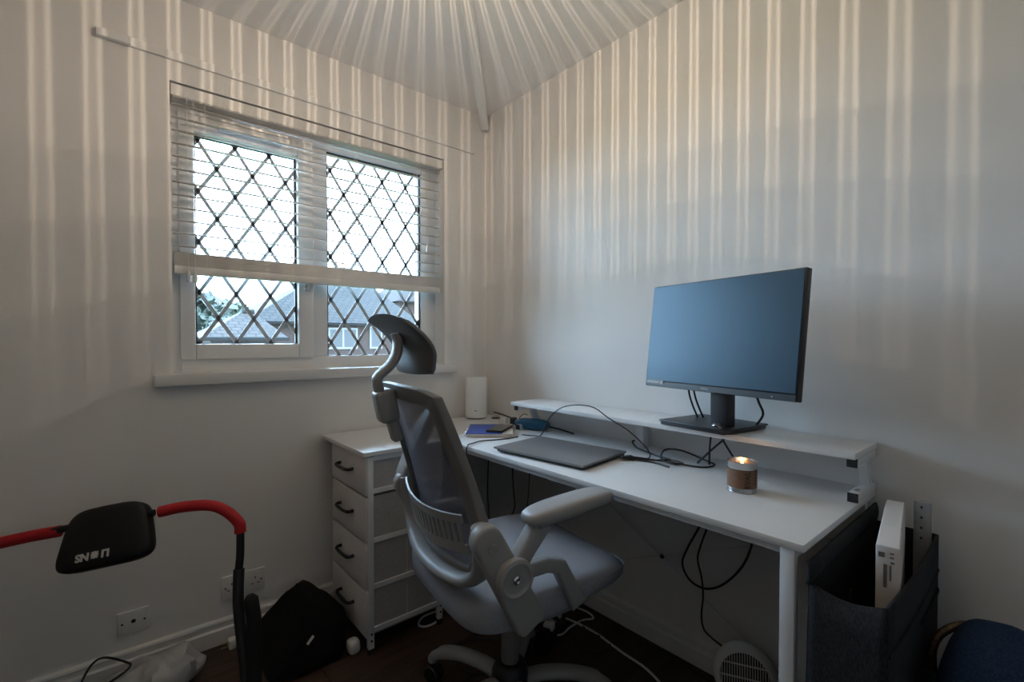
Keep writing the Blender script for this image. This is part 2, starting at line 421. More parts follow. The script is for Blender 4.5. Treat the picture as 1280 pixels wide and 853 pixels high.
for (x0, x1, z0, z1) in ((-1.317, -.948, 1.128, 1.925), (-.821, -.347, 1.073, 1.987)):
    g_ = .007
    gk.bx(x0, x0 + g_, WY + .002, WY + .016, z0, z1); gk.bx(x1 - g_, x1, WY + .002, WY + .016, z0, z1)
    gk.bx(x0, x1, WY + .002, WY + .016, z0, z0 + g_ * .4); gk.bx(x0, x1, WY + .002, WY + .016, z1 - g_, z1)
gk.build('gasket', 'gasket', win)
for (x0, x1, z0, z1) in ((-1.317, -.948, 1.128, 1.925), (-.821, -.347, 1.073, 1.987)):
    MB().bx(x0, x1, WY + .016, WY + .019, z0, z1).build('glass_pane', 'glass', win)
    # leaded diamonds: strips clipped to the pane
    sxp, szp = .1255, .1942           # one diamond
    for sgn in (1, -1):
        for k in range(-20, 40):
            # line: (X - xk) / sxp = sgn * (Z - zr) / szp
            xk = -1.301 + k * sxp - 5 * sxp; zr = 1.1325
            def X_at(z): return xk + sgn * (z - zr) / szp * sxp
            za, zb = z0, z1
            # clip in x
            zs = sorted([zr + sgn * (x0 - xk) / sxp * szp, zr + sgn * (x1 - xk) / sxp * szp])
            za = max(za, zs[0]); zb = min(zb, zs[1])
            if zb - za < .02: continue
            p, q = Vector((X_at(za), WY + .0135, za)), Vector((X_at(zb), WY + .0135, zb)); dd = q - p
            MB().box((p + q) / 2, (dd.length, .003, .0135), 0, rot=(0, -math.atan2(dd.z, dd.x), 0)).build('lead_strip', 'lead', win)
structure(MB().bx(-1.451, -.208, -.035, 0, .980, 1.022, .005).bx(WX0 + .001, WX1 - .001, -.004, WY - .01, 1.000, 1.022).build('trim_3', 'gloss_white', smooth=40))

# ------------------------------------------------------------------ venetian blind
bl = thing('venetian_blind', 'white venetian blind half raised in the window recess', 'blind', (-.83, .035, 2.0))
BX0, BX1 = WX0 + .008 + .83, WX1 - .012 + .83
MB().bx(BX0, BX1, -.022, .022, .010, .052, .004).build('headrail', 'slat', bl, smooth=40)
MB().prism([(-.026, .014), (-.030, .052), (-.026, .054), (-.023, .014)], 'x', BX0 - .004, BX1 + .006).build('valance', 'slat', bl)
slm = None
def slat(z, tilt, first=[None]):
    if first[0] is None:
        s = MB()
        n = 4
        s.grid(lambda u, v: (BX0 + (BX1 - BX0) * u, -.0125 + .025 * v, .0022 * (1 - (2 * v - 1) ** 2)), 1, n)
        first[0] = s.build('slat', 'slat', bl, smooth=60, solid=.0034); o = first[0]
    else:
        o = first[0].copy(); C.objects.link(o); o.parent = bl
    o.location = (0, 0, z - 2.0); o.rotation_euler = (tilt, 0, 0); return o
for k in range(12):
    slat(1.992 - .0462 * k, R(9 + random.uniform(-1.5, 1.5)))
for k in range(9):
    o = slat(1.455 - .0052 * k, R(random.uniform(-1.5, 2))); o.scale = (1, 1.05, 1.9)
MB().bx(BX0, BX1, -.015, .015, 1.383 - 2, 1.412 - 2, .004).build('bottom_rail', 'slat', bl, smooth=40)
for xx in (-1.287, -.979, -.709, -.407):
    m = MB()
    for yy in (-.013, .013): m.tube([(xx + .83, yy, .01), (xx + .83, yy, -.60)], .0008, 5)
    m.build('ladder_cord', 'cordw', bl)
for xx, zz_ in ((-1.345, 1.372), (-1.325, 1.372), (-.358, 1.60)):
    m = MB(); m.tube([(xx + .83, -.03, .01), (xx + .83, -.03, zz_ - 2 + .02)], .0009, 5).build('pull_cord', 'cordw', bl)
    MB().lathe([(0, -.02), (.007, -.02), (.0075, 0), (.004, .018), (0, .02)], (xx + .83, -.03, zz_ - 2), 10).build('tassel', 'slat', bl, smooth=40)

# ------------------------------------------------------------------ pendant lamp (above the frame; its ribbed shade throws the streaks)
LX, LY = LAMP_XY
lamp = thing('pendant_lamp', 'pendant lamp with a ribbed drum shade hanging from the ceiling', 'lamp', (LX, LY, 2.0))
MB().lathe([(0, .349), (.05, .349), (.05, .337), (.02, .327), (0, .327)], (0, 0, 0), 24).build('ceiling_rose', 'gloss_white', lamp, smooth=40)
MB().tube([(0, 0, .327), (0, 0, .20)], .003, 8).build('flex', 'white_plastic', lamp)
MB().lathe([(0, .205), (.018, .205), (.02, .168), (0, .168)], (0, 0, 0), 16).build('bulb_holder', 'brass', lamp, smooth=40)
RS, ZS0, ZS1 = .105, .008, .23
NP = 77; per = 360 / NP; ph0 = 42.5
sh, shn = MB(), MB()
def sp_(t): return .82 - .46 * t            # half distance of the slit pair, t = 0 bottom, 1 top
def hw_(t): return .27 - .10 * t
for k in range(NP):
    c0 = ph0 + k * per
    for lo, hi in (((lambda t: -sp_(t) + hw_(t)), (lambda t: sp_(t) - hw_(t))), ((lambda t: sp_(t) + hw_(t)), (lambda t: per - sp_(t) - hw_(t)))):
        pts = []
        for t, fn in ((0, lo), (0, hi), (1, hi), (1, lo)):
            a = R(c0 + fn(t)); pts.append((RS * math.cos(a), RS * math.sin(a), ZS0 + (ZS1 - ZS0) * t))
        (shn if lo(0) < 0 else sh).quad(pts)
tag(sh.build('shade_ribs', 'shade', lamp), kind='stuff'); tag(shn.build('shade_narrow_ribs', 'shade_thin', lamp), kind='stuff')
for z in (ZS0, ZS1):
    rg = MB(); rg.tube([(RS * math.cos(2 * PI * k / 64), RS * math.sin(2 * PI * k / 64), z) for k in range(64)], .004, 6, closed=True)
    if z == ZS0: rg.build('shade_ring', 'brass', lamp)
for k in range(3):
    a = 2 * PI * k / 3; rg.tube([(.015 * math.cos(a), .015 * math.sin(a), .19), (RS * math.cos(a), RS * math.sin(a), ZS1)], .0022, 6)
rg.build('shade_ring', 'brass', lamp)
MB().cyl((0, 0, ZS0 - .006), RS - .002, .006, n=48).build('shade_base', 'brass', lamp, smooth=40)
MB().lathe([(0, .165), (.012, .165), (.012, .16), (.003, .155), (0, .155)], (0, 0, 0), 12).build('bulb_cap', 'brass', lamp)
for k, z in enumerate((.035, .055, .08, .11)):
    ld = bpy.data.lights.new('filament_light', 'POINT'); ld.energy = LAMP_POWER / 4; ld.color = (1, .80, .60); ld.shadow_soft_size = .0005
    lo = bpy.data.objects.new('filament_light', ld); C.objects.link(lo); lo.parent = lamp; lo.location = (0, 0, z)

# ================================================================== DESK
DT = .741
desk = thing('computer_desk', 'white L-shaped computer desk with fabric drawers and monitor shelf in the corner', 'desk', (-.28, -.9, 0))
def dk(mb, name, m, parent=desk, **kw):
    bmesh.ops.translate(mb.bm, verts=mb.bm.verts, vec=-Vector((-.28, -.9, 0)) if parent is desk else Vector((0, 0, 0)))
    return mb.build(name, m, parent, **kw)
dk(MB().bx(-.5426, -.004, -1.733, -.3835, DT - .016, DT, .0015), 'tabletop', 'desk_white', smooth=40)
dk(MB().prism([(-.885, -.447), (-.546, -.447), (-.546, -.3825), (-.004, -.3825), (-.004, -.014), (-.885, -.014)], 'z', DT - .016, DT, .0015), 'side_tabletop', 'desk_white', smooth=40)
# steel under-frame
fr = MB()
fr.bx(-.525, -.505, -1.70, -.46, DT - .036, DT - .016, .002); fr.bx(-.03, -.01, -1.70, -.46, DT - .036, DT - .016, .002)
fr.bx(-.525, -.01, -1.715, -1.69, DT - .036, DT - .016, .002)
dk(fr, 'frame_rail', 'steel_white')
for x0 in (-.540, -.035):
    lg = dk(MB().bx(x0, x0 + .022, -1.716, -1.688, .012, DT - .016, .003), 'leg', 'steel_white', smooth=40)
    if x0 < -.3:
        for z in (.31, .245):
            MB().cyl((x0 - .0005 + .28, -1.702 + .9, z), .0065, .003, 'x', 14).build('bolt', 'chrome', lg)
    MB().cyl((x0 + .011 + .28, -1.702 + .9, .006), .012, .012, 'z', 14).build('foot', 'black_rubber', lg)
# cross brace of thin rods at the back
for a, b in (((-.022, -.50, .665), (-.022, -1.69, .020)), ((-.022, -.50, .083), (-.022, -1.69, .607))):
    dk(MB().tube([a, b], .0022, 6), 'brace_rod', 'steel_white')
dk(MB().cyl((-.022, -1.10, .343), .008, .006, 'x', 12), 'brace_hub', 'black_plastic')
dk(MB().box((-.53, -1.168, DT - .040), (.012, .018, .008), .002), 'cable_clip', 'black_plastic')
# monitor shelf
SZ = .868
dk(MB().bx(-.2035, -.004, -1.733, -.448, SZ - .016, SZ, .0015), 'monitor_shelf', 'desk_white', smooth=40)
dk(MB().bx(-.062, -.024, -1.042, -1.006, DT, SZ - .016, .002), 'shelf_post', 'steel_white', smooth=40)
for yb in (-1.722, -.466):
    br = MB()
    br.bx(-.185, -.010, yb - .011, yb + .011, SZ - .038, SZ - .0165, .0015)
    br.bx(-.175, -.004, yb - .011, yb + .011, DT + .0005, DT + .0225, .0015)
    br.prism([(-.108, SZ - .030), (-.080, SZ - .030), (-.040, DT + .020), (-.068, DT + .020)], 'y', yb - .010, yb + .010)
    b_ = dk(br, 'shelf_bracket', 'steel_white', smooth=40)
    MB().bx(-.1875 + .28, -.184 + .28, yb - .0112 + .9, yb + .0112 + .9, SZ - .0385, SZ - .0165).build('end_cap', 'black_plastic', b_)
    MB().bx(-.1775 + .28, -.174 + .28, yb - .0112 + .9, yb + .0112 + .9, DT + .0003, DT + .0227).build('end_cap', 'black_plastic', b_)
    MB().box((-.14 + .28, yb + .9, DT + .0235), (.022, .010, .002), .0005).build('bracket_bolt', 'chrome', b_)
# drawer unit
DX0, DX1, DY0, DY1 = -.868, -.556, -.440, -.104
for (x, y) in ((DX0 + .012, DY0 + .010), (DX1 - .010, DY0 + .010), (DX0 + .012, DY1 - .010), (DX1 - .010, DY1 - .010)):
    lg = dk(MB().box((x, y, .37), (.022, .020, .70), .002), 'drawer_post', 'steel_white', smooth=40)
    MB().cyl((x + .28, y + .9, .01), .012, .02, 'z', 14).build('foot', 'black_rubber', lg)
    for z in (.075, .05): MB().cyl((x + .28, y - .0105 + .9, z), .004, .002, 'y', 10).build('screw', 'black_metal', lg)
for z in (.714, .594, .4145, .246, .088):
    for y0_ in (DY0, DY1 - .016): dk(MB().bx(DX0 + .022, DX1 - .02, y0_, y0_ + .016, z - .009, z + .009, .001), 'drawer_rail', 'steel_white')
zb = [(.582, .722), (.412, .574), (.240, .404), (.064, .232)]
for z0, z1 in zb:
    dr = thing_part = bpy.data.objects.new('drawer', None); C.objects.link(dr); dr.parent = desk
    o = Vector((.28, .9, 0))
    MB().bx(DX0 + .006 + .28, DX0 - .008 + .28, DY0 + .001 + .9, DY1 - .001 + .9, z0, z1, .003).build('drawer_front', 'drawer_fab', dr, smooth=40)
    bw = MB()
    bw.bx(DX0 + .01 + .28, DX1 - .004 + .28, DY0 + .006 + .9, DY1 - .006 + .9, z0 + .006, z1 + .002)
    bw.build('drawer_box', 'drawer_side', dr)
    MB().bx(DX0 + .155 + .28, DX0 + .158 + .28, DY0 + .0052 + .9, DY0 + .0062 + .9, z0 + .016, z1 - .02).build('drawer_seam', 'drawer_fab', dr)
    zc = (z0 + z1) / 2 + .008; yc = -.265 + .9; xf = DX0 - .008 + .28
    MB().tube(smooth_path([(xf, yc + .062, zc), (xf - .016, yc + .060, zc - .001), (xf - .024, yc + .045, zc - .002), (xf - .026, yc, zc - .003), (xf - .024, yc - .045, zc - .002), (xf - .016, yc - .060, zc - .001), (xf, yc - .062, zc)], 5), .0062, 8).build('drawer_handle', 'black_metal', dr, smooth=60)

# ================================================================== MONITOR
mon = thing('computer_monitor', 'black desktop monitor on a square stand on the desk shelf', 'monitor', (-.12, -1.335, SZ))
def loc_of(p, o): return Vector(p) - Vector(o)
by = -.15
b = MB(); b.box((0, 0, .008), (.212, .228, .012), .003, rot=(0, 0, by)); b.box((0, 0, .0145), (.218, .236, .006), .002, rot=(0, 0, by))
b.build('stand_base', 'bezel', mon, smooth=40)
nk = MB(); nk.box((-.045, -.055, .10), (.040, .058, .18), .004, rot=(0, 0, -.213)); nk.build('stand_neck', 'black_plastic', mon, smooth=40)
MB().box((-.03, -.095, .125), (.02, .02, .014), .003).build('cable_clip', 'black_plastic', mon)
# panel in its own frame: x along screen (viewer right), y up, z out of the screen
yw, tl = -.213, .115
ax = Vector((math.sin(yw), -math.cos(yw), 0)); nrm = Vector((-math.cos(yw), -math.sin(yw), 0))
upv = Vector((0, 0, 1)) * math.cos(tl) - nrm * math.sin(tl); nz = ax.cross(upv)
if nz.dot(nrm) < 0: nz = -nz
pm = Matrix((ax, upv, nz)).transposed().to_4x4(); pm.translation = Vector((-.240, -1.397, 1.156)) - Vector((-.12, -1.335, SZ))
W_, H_ = .506, .331
def mp(mb, name, m, par=mon, **kw):
    bmesh.ops.transform(mb.bm, matrix=pm, verts=mb.bm.verts); return mb.build(name, m, par, **kw)
hs_ = mp(MB().box((0, 0, -.012), (W_, H_, .022), .003).box((0, -.01, -.030), (.36, .22, .03), .012), 'monitor_housing', 'bezel', smooth=40)
mp(MB().box((0, .0085, -.0002), (W_ - .010, H_ - .024, .0012)), 'screen', 'screen')
mp(MB().box((0, -H_ / 2 + .0088, -.0006), (W_ - .006, .016, .002), .0005), 'lower_bezel', 'bezel')
mp(MB().box((-.015, -H_ / 2 + .009, .0006), (.026, .0045, .0005)), 'maker_badge', 'grey_plastic_d')
mp(MB().cyl((.19, -H_ / 2 + .0075, .0006), .0014, .001, 'z', 10), 'power_light', 'print_w')
st = mp(MB().box((-W_ / 2 + .044, -H_ / 2 + .0145, .0012), (.072, .013, .0005)), 'sticker', 'grey_plastic_d')
for k in range(6):
    mp(MB().box((-W_ / 2 + .014 + k * .0088, -H_ / 2 + .0145 + (k % 2) * .001, .0016), (.006, .006, .0003)), 'sticker_mark', 'print_w', st)
mp(MB().box((-W_ / 2 + .072, -H_ / 2 + .0145, .0016), (.008, .010, .0003)), 'sticker_mark', 'print_w', st)
mp(MB().box((0, -.03, -.05), (.10, .10, .03), .005), 'stand_mount', 'black_plastic')
for lead_label, pts in (('black monitor lead behind the stand, farthest left of the three', ((-.115, -1.245, 1.02), (-.10, -1.25, .95), (-.075, -1.262, .888), (-.06, -1.27, .874))), ('black monitor lead behind the stand, between the other two', ((-.12, -1.265, 1.02), (-.098, -1.268, .95), (-.068, -1.278, .888), (-.05, -1.285, .874)))):
    cable('monitor_lead', pts, .0032, 'cable', lead_label, 'cable')
cable('monitor_lead', [(-.135, -1.46, 1.02), (-.118, -1.475, .96), (-.10, -1.480, .925), (-.085, -1.46, .893), (-.06, -1.435, .874)], .0036, 'cable', 'black lead bending behind the monitor stand on its right', 'cable')
# keys on the stand base
ks = thing('key_bunch', 'small bunch of brassy keys on the monitor stand base', 'keys', (-.197, -1.385, SZ + .0175))
MB().tube([(.010 * math.cos(2 * PI * k / 16), .010 * math.sin(2 * PI * k / 16), .004 + .003 * math.sin(4 * PI * k / 16)) for k in range(16)], .0012, 6, closed=True).build('key_ring', 'chrome', ks)
for a, z in ((.3, .003), (-1.2, .006), (-2.2, .009)):
    k_ = MB(); k_.box((.022, 0, 0), (.026, .006, .002)); k_.cyl((.008, 0, 0), .0085, .0025, 'z', 12)
    bmesh.ops.transform(k_.bm, matrix=Matrix.Translation((0, 0, z)) @ Matrix.Rotation(a, 4, 'Z') @ Matrix.Rotation(.25, 4, 'Y'), verts=k_.bm.verts)
    k_.build('key', 'key', ks)

# ================================================================== ROUTER, CANDLE, LAPTOP, NOTEBOOK, PHONE, CASE
ro = thing('wifi_router', 'tall white cylindrical wifi router on the desk corner', 'router', (-.128, -.082, DT))
MB().lathe([(0, .006), (.052, .006), (.0555, .010), (.0555, .205), (.053, .2095), (.049, .2095), (.047, .203), (0, .203)], (0, 0, 0), 40).build('router_shell', 'router_w', ro, smooth=40)
MB().lathe([(0, 0), (.050, 0), (.0525, .006), (0, .006)], (0, 0, 0), 40).build('router_foot', 'grey_plastic_d', ro)
MB().box((-.034, -.0442, .045), (.012, .0006, .004), 0, rot=(0, 0, R(-37))).build('badge', 'grey_plastic_d', ro)
MB().lathe([(0, 0), (.024, 0), (.024, .003), (.019, .005), (0, .003)], (-.055, -.155, DT), 24).build('cable_grommet', 'black_plastic').location = (0, 0, 0)
tag(bpy.data.objects['cable_grommet'], 'black round cable grommet in the desk top behind the router', 'grommet')

cx, cy = -.287, -1.502
ca = thing('tin_candle', 'lit candle in a silver tin with a brown paper band on the desk', 'candle', (cx, cy, DT))
RC, HC = .036, .080
MB().lathe([(0, 0), (RC, 0), (RC + .0008, .002), (RC, .004), (RC, HC - .001), (RC + .0008, HC), (RC - .001, HC + .0006), (RC - .0016, HC - .002), (RC - .0016, .056), (0, .056)], (0, 0, 0), 40).build('tin', 'tin', ca, smooth=40)
lab = MB(); lab.lathe([(RC + .0006, .013), (RC + .0006, .061)], (0, 0, 0), 48); lab.build('label_band', 'kraft', ca, smooth=60)
MB().lathe([(0, .064), (.012, .0635), (RC - .0018, .066), (RC - .0018, .058), (0, .058)], (0, 0, 0), 32).build('wax', 'wax', ca, smooth=60)
MB().tube([(0, 0, .062), (.0005, 0, .070)], .0008, 6).build('wick', 'ink', ca)
MB().lathe([(0, .064), (.0030, .068), (.0033, .073), (.0018, .081), (0, .089)], (0, 0, 0), 12).build('flame', 'flame', ca, smooth=60)
cl = bpy.data.lights.new('flame_light', 'POINT'); cl.energy = CANDLE_POWER; cl.color = (1, .52, .18); cl.shadow_soft_size = .006
co = bpy.data.objects.new('flame_light', cl); C.objects.link(co); co.parent = ca; co.location = (0, 0, .080)
# lettering up the label: EVAL, one letter per facet
a_view = math.atan2(-2.0604 - cy, -1.5683 - cx)
for ch, z in zip('EVAL', (.0195, .0305, .0425, .054)):
    a = a_view + R(22)
    nrm_ = Vector((math.cos(a), math.sin(a), 0)); tx = Vector((0, 0, 1)); ty = Vector((math.sin(a), -math.cos(a), 0)) * -1
    ty = nrm_.cross(tx)
    text_obj(ch, .019, 'ink', 'label_letter', ca, frame_m(nrm_ * (RC + .0012) + Vector((0, 0, z)), tx, ty), depth=.0003)
for k in range(5):
    a = a_view + R(58 + 2 * k); z = .022 + .008 * k
    nrm_ = Vector((math.cos(a), math.sin(a), 0)); ty = nrm_.cross(Vector((0, 0, 1)))
    lf = MB(); lf.prism([(0, 0), (.004, .003), (.010, 0), (.004, -.003)], 'z', 0, .0005)
    o = lf.build('label_leaf', 'ink', ca); o.matrix_local = frame_m(nrm_ * (RC + .0009) + Vector((0, 0, z)), Vector((0, 0, 1)) + ty * .6, ty)

lp = thing('laptop', 'closed grey laptop lying near the desk front edge', 'laptop', (-.366, -.915, DT))
def quadslab(pts, z0, z1, bev):
    return MB().prism([(p[0], p[1]) for p in pts], 'z', z0, z1, bev)
lc = [(-.516, -.718), (-.467, -1.126), (-.248, -1.112), (-.272, -.690)]
# rectangular body fitted to the four seen corners
ldir = Vector((-.467 + .516, -1.126 + .718, 0)).normalized(); lper = Vector((-ldir.y, ldir.x, 0))
if lper.x < 0: lper = -lper
l0 = Vector((-.516, -.718, 0)) - Vector((-.366, -.915, 0))
def lpoly(e0, e1, d0, d1): return [tuple((l0 + ldir * a + lper * b_).xy) for a, b_ in ((e0, d0), (e1, d0), (e1, d1), (e0, d1))]
LW, LD = .385, .262
l0 = l0 + ldir * .008 - lper * .004
MB().prism(lpoly(.012, LW - .004, .006, LD - .004), 'z', .003, .010, .003).build('laptop_base', 'laptop_d', lp, smooth=40)
MB().prism(lpoly(0, LW, 0, LD), 'z', .0105, .0185, .0025).build('laptop_lid', 'laptop', lp, smooth=40)
for q in lpoly(.03, LW - .03, .03, LD - .03): MB().cyl((q[0], q[1], .0015), .008, .003, 'z', 12).build('rubber_foot', 'black_rubber', lp)

nb = thing('spiral_notebook', 'blue covered spiral notebook under the phone on the desk', 'notebook', (-.30, -.47, DT))
na = Vector((.72, -.46, 0)).normalized(); nb_ = Vector((.55, .835, 0)).normalized()
n0 = Vector((-.452, -.455, 0)) - Vector((-.30, -.47, 0)); na = Vector((.136, -.116, 0)).normalized(); nbb = Vector((-na.y, na.x, 0))
if nbb.x < 0: nbb = -nbb
def npoly(a0, a1, b0, b1): return [tuple((n0 + na * a + nbb * b_).xy) for a, b_ in ((a0, b0), (a1, b0), (a1, b1), (a0, b1))]
MB().prism(npoly(.004, .192, 0, .222), 'z', .001, .014, .0005).build('pages', 'paper', nb)
MB().prism(npoly(0, .150, -.001, .224), 'z', .0142, .0155).build('cover', 'blue_cover', nb)
MB().prism(npoly(.150, .194, -.001, .224), 'z', .0142, .0155).build('cover_edge', 'paper', nb)
MB().prism(npoly(-.003, .02, .20, .228), 'z', .0120, .0138).build('divider', 'yellow', nb)
sp = MB()
for k in range(18):
    c_ = n0 + na * -.001 + nbb * (.01 + .0115 * k)
    sp.tube([(c_ + na * (.007 * math.cos(2 * PI * j / 10)) + Vector((0, 0, .0085 + .0075 * math.sin(2 * PI * j / 10)))) for j in range(10)], .0007, 5, closed=True)
tag(sp.build('spiral_wire', 'chrome', nb), kind='stuff')

ph = thing('mobile_phone', 'black mobile phone lying on the blue notebook', 'phone', (-.287, -.475, DT + .0157), math.atan2(.13, .21))
MB().box((0, 0, .0045), (.150, .074, .009), .0035).build('phone_body', 'phone_b', ph, smooth=40)
MB().box((0, 0, .0092), (.142, .067, .0006)).build('phone_screen', 'phone_g', ph)

cs = thing('glasses_case', 'teal blue glasses case beside the notebook on the desk', 'case', (-.118, -.497, DT), R(-70))
MB().sphere((0, 0, .0235), (.084, .034, .0235), 24, 12, .62).build('case_body', 'teal', cs, smooth=60)
MB().tube([(.0846 * math.copysign(abs(math.cos(a)) ** .62, math.cos(a)), .0326 * math.copysign(abs(math.sin(a)) ** .62, math.sin(a)), .025) for a in [2 * PI * k / 48 for k in range(48)]], .0009, 5, closed=True).build('case_seam', 'black_plastic', cs)

# ================================================================== CABLES ON THE DESK
zc = DT + .0028
cable('laptop_charger_cable', [(-.272, -1.100, zc + .008), (-.245, -1.12, zc + .003), (-.20, -1.17, zc), (-.15, -1.22, zc), (-.165, -1.262, zc), (-.205, -1.255, zc + .004), (-.19, -1.20, zc + .007), (-.12, -1.17, zc + .022), (-.085, -1.21, zc + .022), (-.075, -1.28, zc + .004), (-.10, -1.335, zc), (-.16, -1.32, zc), (-.20, -1.23, zc + .005), (-.225, -1.14, zc + .006), (-.262, -1.085, zc + .008)], .0027, 'cable', 'tangled black cable looping beside the laptop rear corner', 'cable')
cable('usb_cable', [(-.270, -1.113, zc + .008), (-.24, -1.135, zc), (-.225, -1.19, zc), (-.235, -1.255, zc)], .0032, 'cable', 'short thick black plug lead beside the laptop', 'cable')
MB().box((-.252, -1.108, DT + .0095), (.040, .016, .009), .002, rot=(0, 0, -.35)).build('cable_plug', 'black_plastic', origin=(-.252, -1.108, DT + .005))
tag(bpy.data.objects['cable_plug'], 'black plug seated in the laptop rear corner', 'plug')
cable('phone_charging_cable', [(-.245, -.575, zc), (-.238, -.625, zc + .003), (-.232, -.676, .757), (-.228, -.703, .813), (-.226, -.761, .867), (-.226, -.833, .893), (-.226, -.936, .898), (-.227, -1.016, .865), (-.227, -1.10, .832), (-.222, -1.165, .785), (-.205, -1.165, .752), (-.215, -1.125, zc), (-.24, -1.10, zc + .006)], .0022, 'cable', 'thin black cable arching over the laptop from phone side', 'cable')
cable('trailing_cable', [(-.292, -.600, zc + .002), (-.34, -.595, zc), (-.40, -.580, zc), (-.455, -.565, zc + .001), (-.505, -.582, zc + .002), (-.545, -.600, zc), (-.557, -.608, .70), (-.557, -.610, .655)], .0024, 'cable', 'thin black cable curling off the desk front edge near notebook', 'cable')
cable('corner_cable', [(-.055, -.14, DT + .03), (-.05, -.20, DT + .024), (-.055, -.30, zc + .012), (-.06, -.40, zc + .010), (-.062, -.50, zc + .008), (-.052, -.60, zc + .004), (-.066, -.70, zc)], .0035, 'cable', 'black cable running along the wall behind the glasses case', 'cable')
pb = thing('plug_adaptor', 'small white and black plug adaptor at the desk rear corner', 'plug', (-.105, -.315, DT))
MB().box((-.02, .012, .014), (.045, .035, .028), .005, rot=(0, 0, .5)).build('adaptor_body', 'white_plastic', pb, smooth=40)
MB().box((.005, -.032, .016), (.040, .030, .032), .006, rot=(0, 0, .7)).build('plug_body', 'black_plastic', pb, smooth=40)
MB().box((.02, -.075, .014), (.02, .022, .028), .005).build('plug_end', 'black_plastic', pb, smooth=40)
cable('lead', [(.015, -.05, .020), (.02, -.075, .045), (.022, -.095, .055), (.025, -.11, .05)], .002, 'cable', parent=pb)
cable('wall_cable', [(-.055, -1.005, DT + .022), (-.075, -1.005, DT + .020), (-.085, -1.03, zc + .001), (-.11, -1.09, zc), (-.145, -1.16, zc + .002), (-.16, -1.22, zc + .003), (-.17, -1.265, zc + .003)], .0030, 'cable', 'black cable lying from the shelf bracket towards the cable tangle', 'cable')
for a, b_, lb in (((-.125, -1.335, SZ - .02), (-.115, -1.325, DT + .004), 'black cable crossing under the shelf, left of the pair'),
              ((-.11, -1.385, SZ - .02), (-.125, -1.29, DT + .004), 'black cable slanting left under the monitor shelf'),
              ((-.125, -1.362, SZ - .02), (-.10, -1.42, DT + .004), 'black cable slanting right under the shelf towards the candle')):
    v0, v1 = Vector(a), Vector(b_)
    cable('hanging_cable', [v0, v0.lerp(v1, .5) + Vector((0, .002, 0)), v1], .0032, 'cable', lb, 'cable')

# ================================================================== CABLES UNDER THE DESK
cable('under_desk_cable', [(-.06, -.095, .70), (-.06, -.098, .536), (-.06, -.092, .35), (-.05, -.09, .20)], .003, 'cable', 'black cable hanging straight below the desk, nearest the corner', 'cable')
cable('under_desk_cable', [(-.06, -.285, .70), (-.06, -.29, .58), (-.06, -.298, .43), (-.06, -.31, .33), (-.06, -.29, .28)], .003, 'cable', 'black cable hanging below the desk beside the chair back, middle one', 'cable')
cable('under_desk_cable', [(-.06, -.424, .70), (-.06, -.42, .54), (-.06, -.41, .42), (-.06, -.395, .30)], .0024, 'cable', 'thin black cable hanging below the desk nearest the armrest', 'cable')
cable('looped_cable', [(-.06, -1.315, .72), (-.06, -1.290, .585), (-.06, -1.266, .518), (-.06, -1.223, .428), (-.06, -1.203, .365), (-.06, -1.23, .319), (-.06, -1.282, .310), (-.06, -1.336, .339), (-.06, -1.387, .398), (-.06, -1.422, .465), (-.06, -1.440, .55), (-.06, -1.445, .72)], .0036, 'cable', 'thick black cable hanging in a loop under the desk', 'cable')
cable('looped_cable', [(-.07, -1.335, .72), (-.07, -1.312, .58), (-.07, -1.299, .531), (-.07, -1.272, .447), (-.07, -1.264, .404), (-.07, -1.278, .349), (-.07, -1.284, .29), (-.07, -1.279, .22), (-.07, -1.288, .178), (-.07, -1.316, .162), (-.07, -1.355, .15)], .0030, 'cable', 'thin black cable dropping through the loop to the heater', 'cable')
cable('skirting_cable', [(-.04, -.72, .006), (-.035, -.85, .006), (-.04, -.95, .006), (-.06, -1.02, .006), (-.04, -1.12, .006), (-.05, -1.2, .006), (-.06, -1.3, .006), (-.09, -1.40, .006)], .0034, 'cable', 'black cable lying along the foot of the right wall', 'cable')
cable('floor_cable', [(-.10, -.76, .006), (-.16, -.86, .006), (-.14, -.95, .006), (-.20, -.98, .006), (-.26, -.93, .006), (-.22, -.83, .006)], .003, 'cable', 'black cable coiled on the floor behind the white lead', 'cable')
cable('floor_cable', [(-.62, -.60, .006), (-.52, -.62, .006), (-.46, -.70, .006), (-.52, -.80, .006), (-.62, -.78, .006), (-.66, -.68, .006), (-.60, -.56, .006)], .003, 'cable', 'black cable coiled on the floor behind the chair base', 'cable')
cable('white_lead', [(-.22, -.735, .035), (-.18, -.76, .02), (-.15, -.80, .006), (-.145, -.90, .006), (-.16, -1.02, .006), (-.17, -1.14, .006), (-.22, -1.26, .006), (-.30, -1.40, .006)], .0042, 'white_plastic', 'white mains lead trailing across the floor under the desk', 'cable')
cable('white_lead', [(-.29, -.80, .015), (-.25, -.81, .006), (-.19, -.80, .006), (-.12, -.80, .006), (-.075, -.82, .006), (-.06, -.775, .006), (-.09, -.735, .02), (-.14, -.72, .04)], .0038, 'white_plastic', 'white lead curling behind the power strip', 'cable')
cable('white_lead', [(-.535, -.400, .02), (-.575, -.425, .006), (-.625, -.425, .006), (-.640, -.395, .006), (-.60, -.36, .006), (-.54, -.36, .006)], .0045, 'white_plastic', 'white lead looped on floor by the drawer unit foot', 'cable')
ex = thing('power_strip', 'black and white power strip with plugs on the floor', 'power strip', (-.28, -.78, 0), R(25))
MB().box((0, 0, .018), (.26, .055, .036), .006).build('strip_body', 'black_plastic', ex, smooth=40)
MB().box((.05, 0, .055), (.055, .045, .038), .010).build('plug', 'white_plastic', ex, smooth=40)
MB().box((-.02, .0, .048), (.03, .04, .024), .004).build('plug', 'white_plastic', ex, smooth=40)
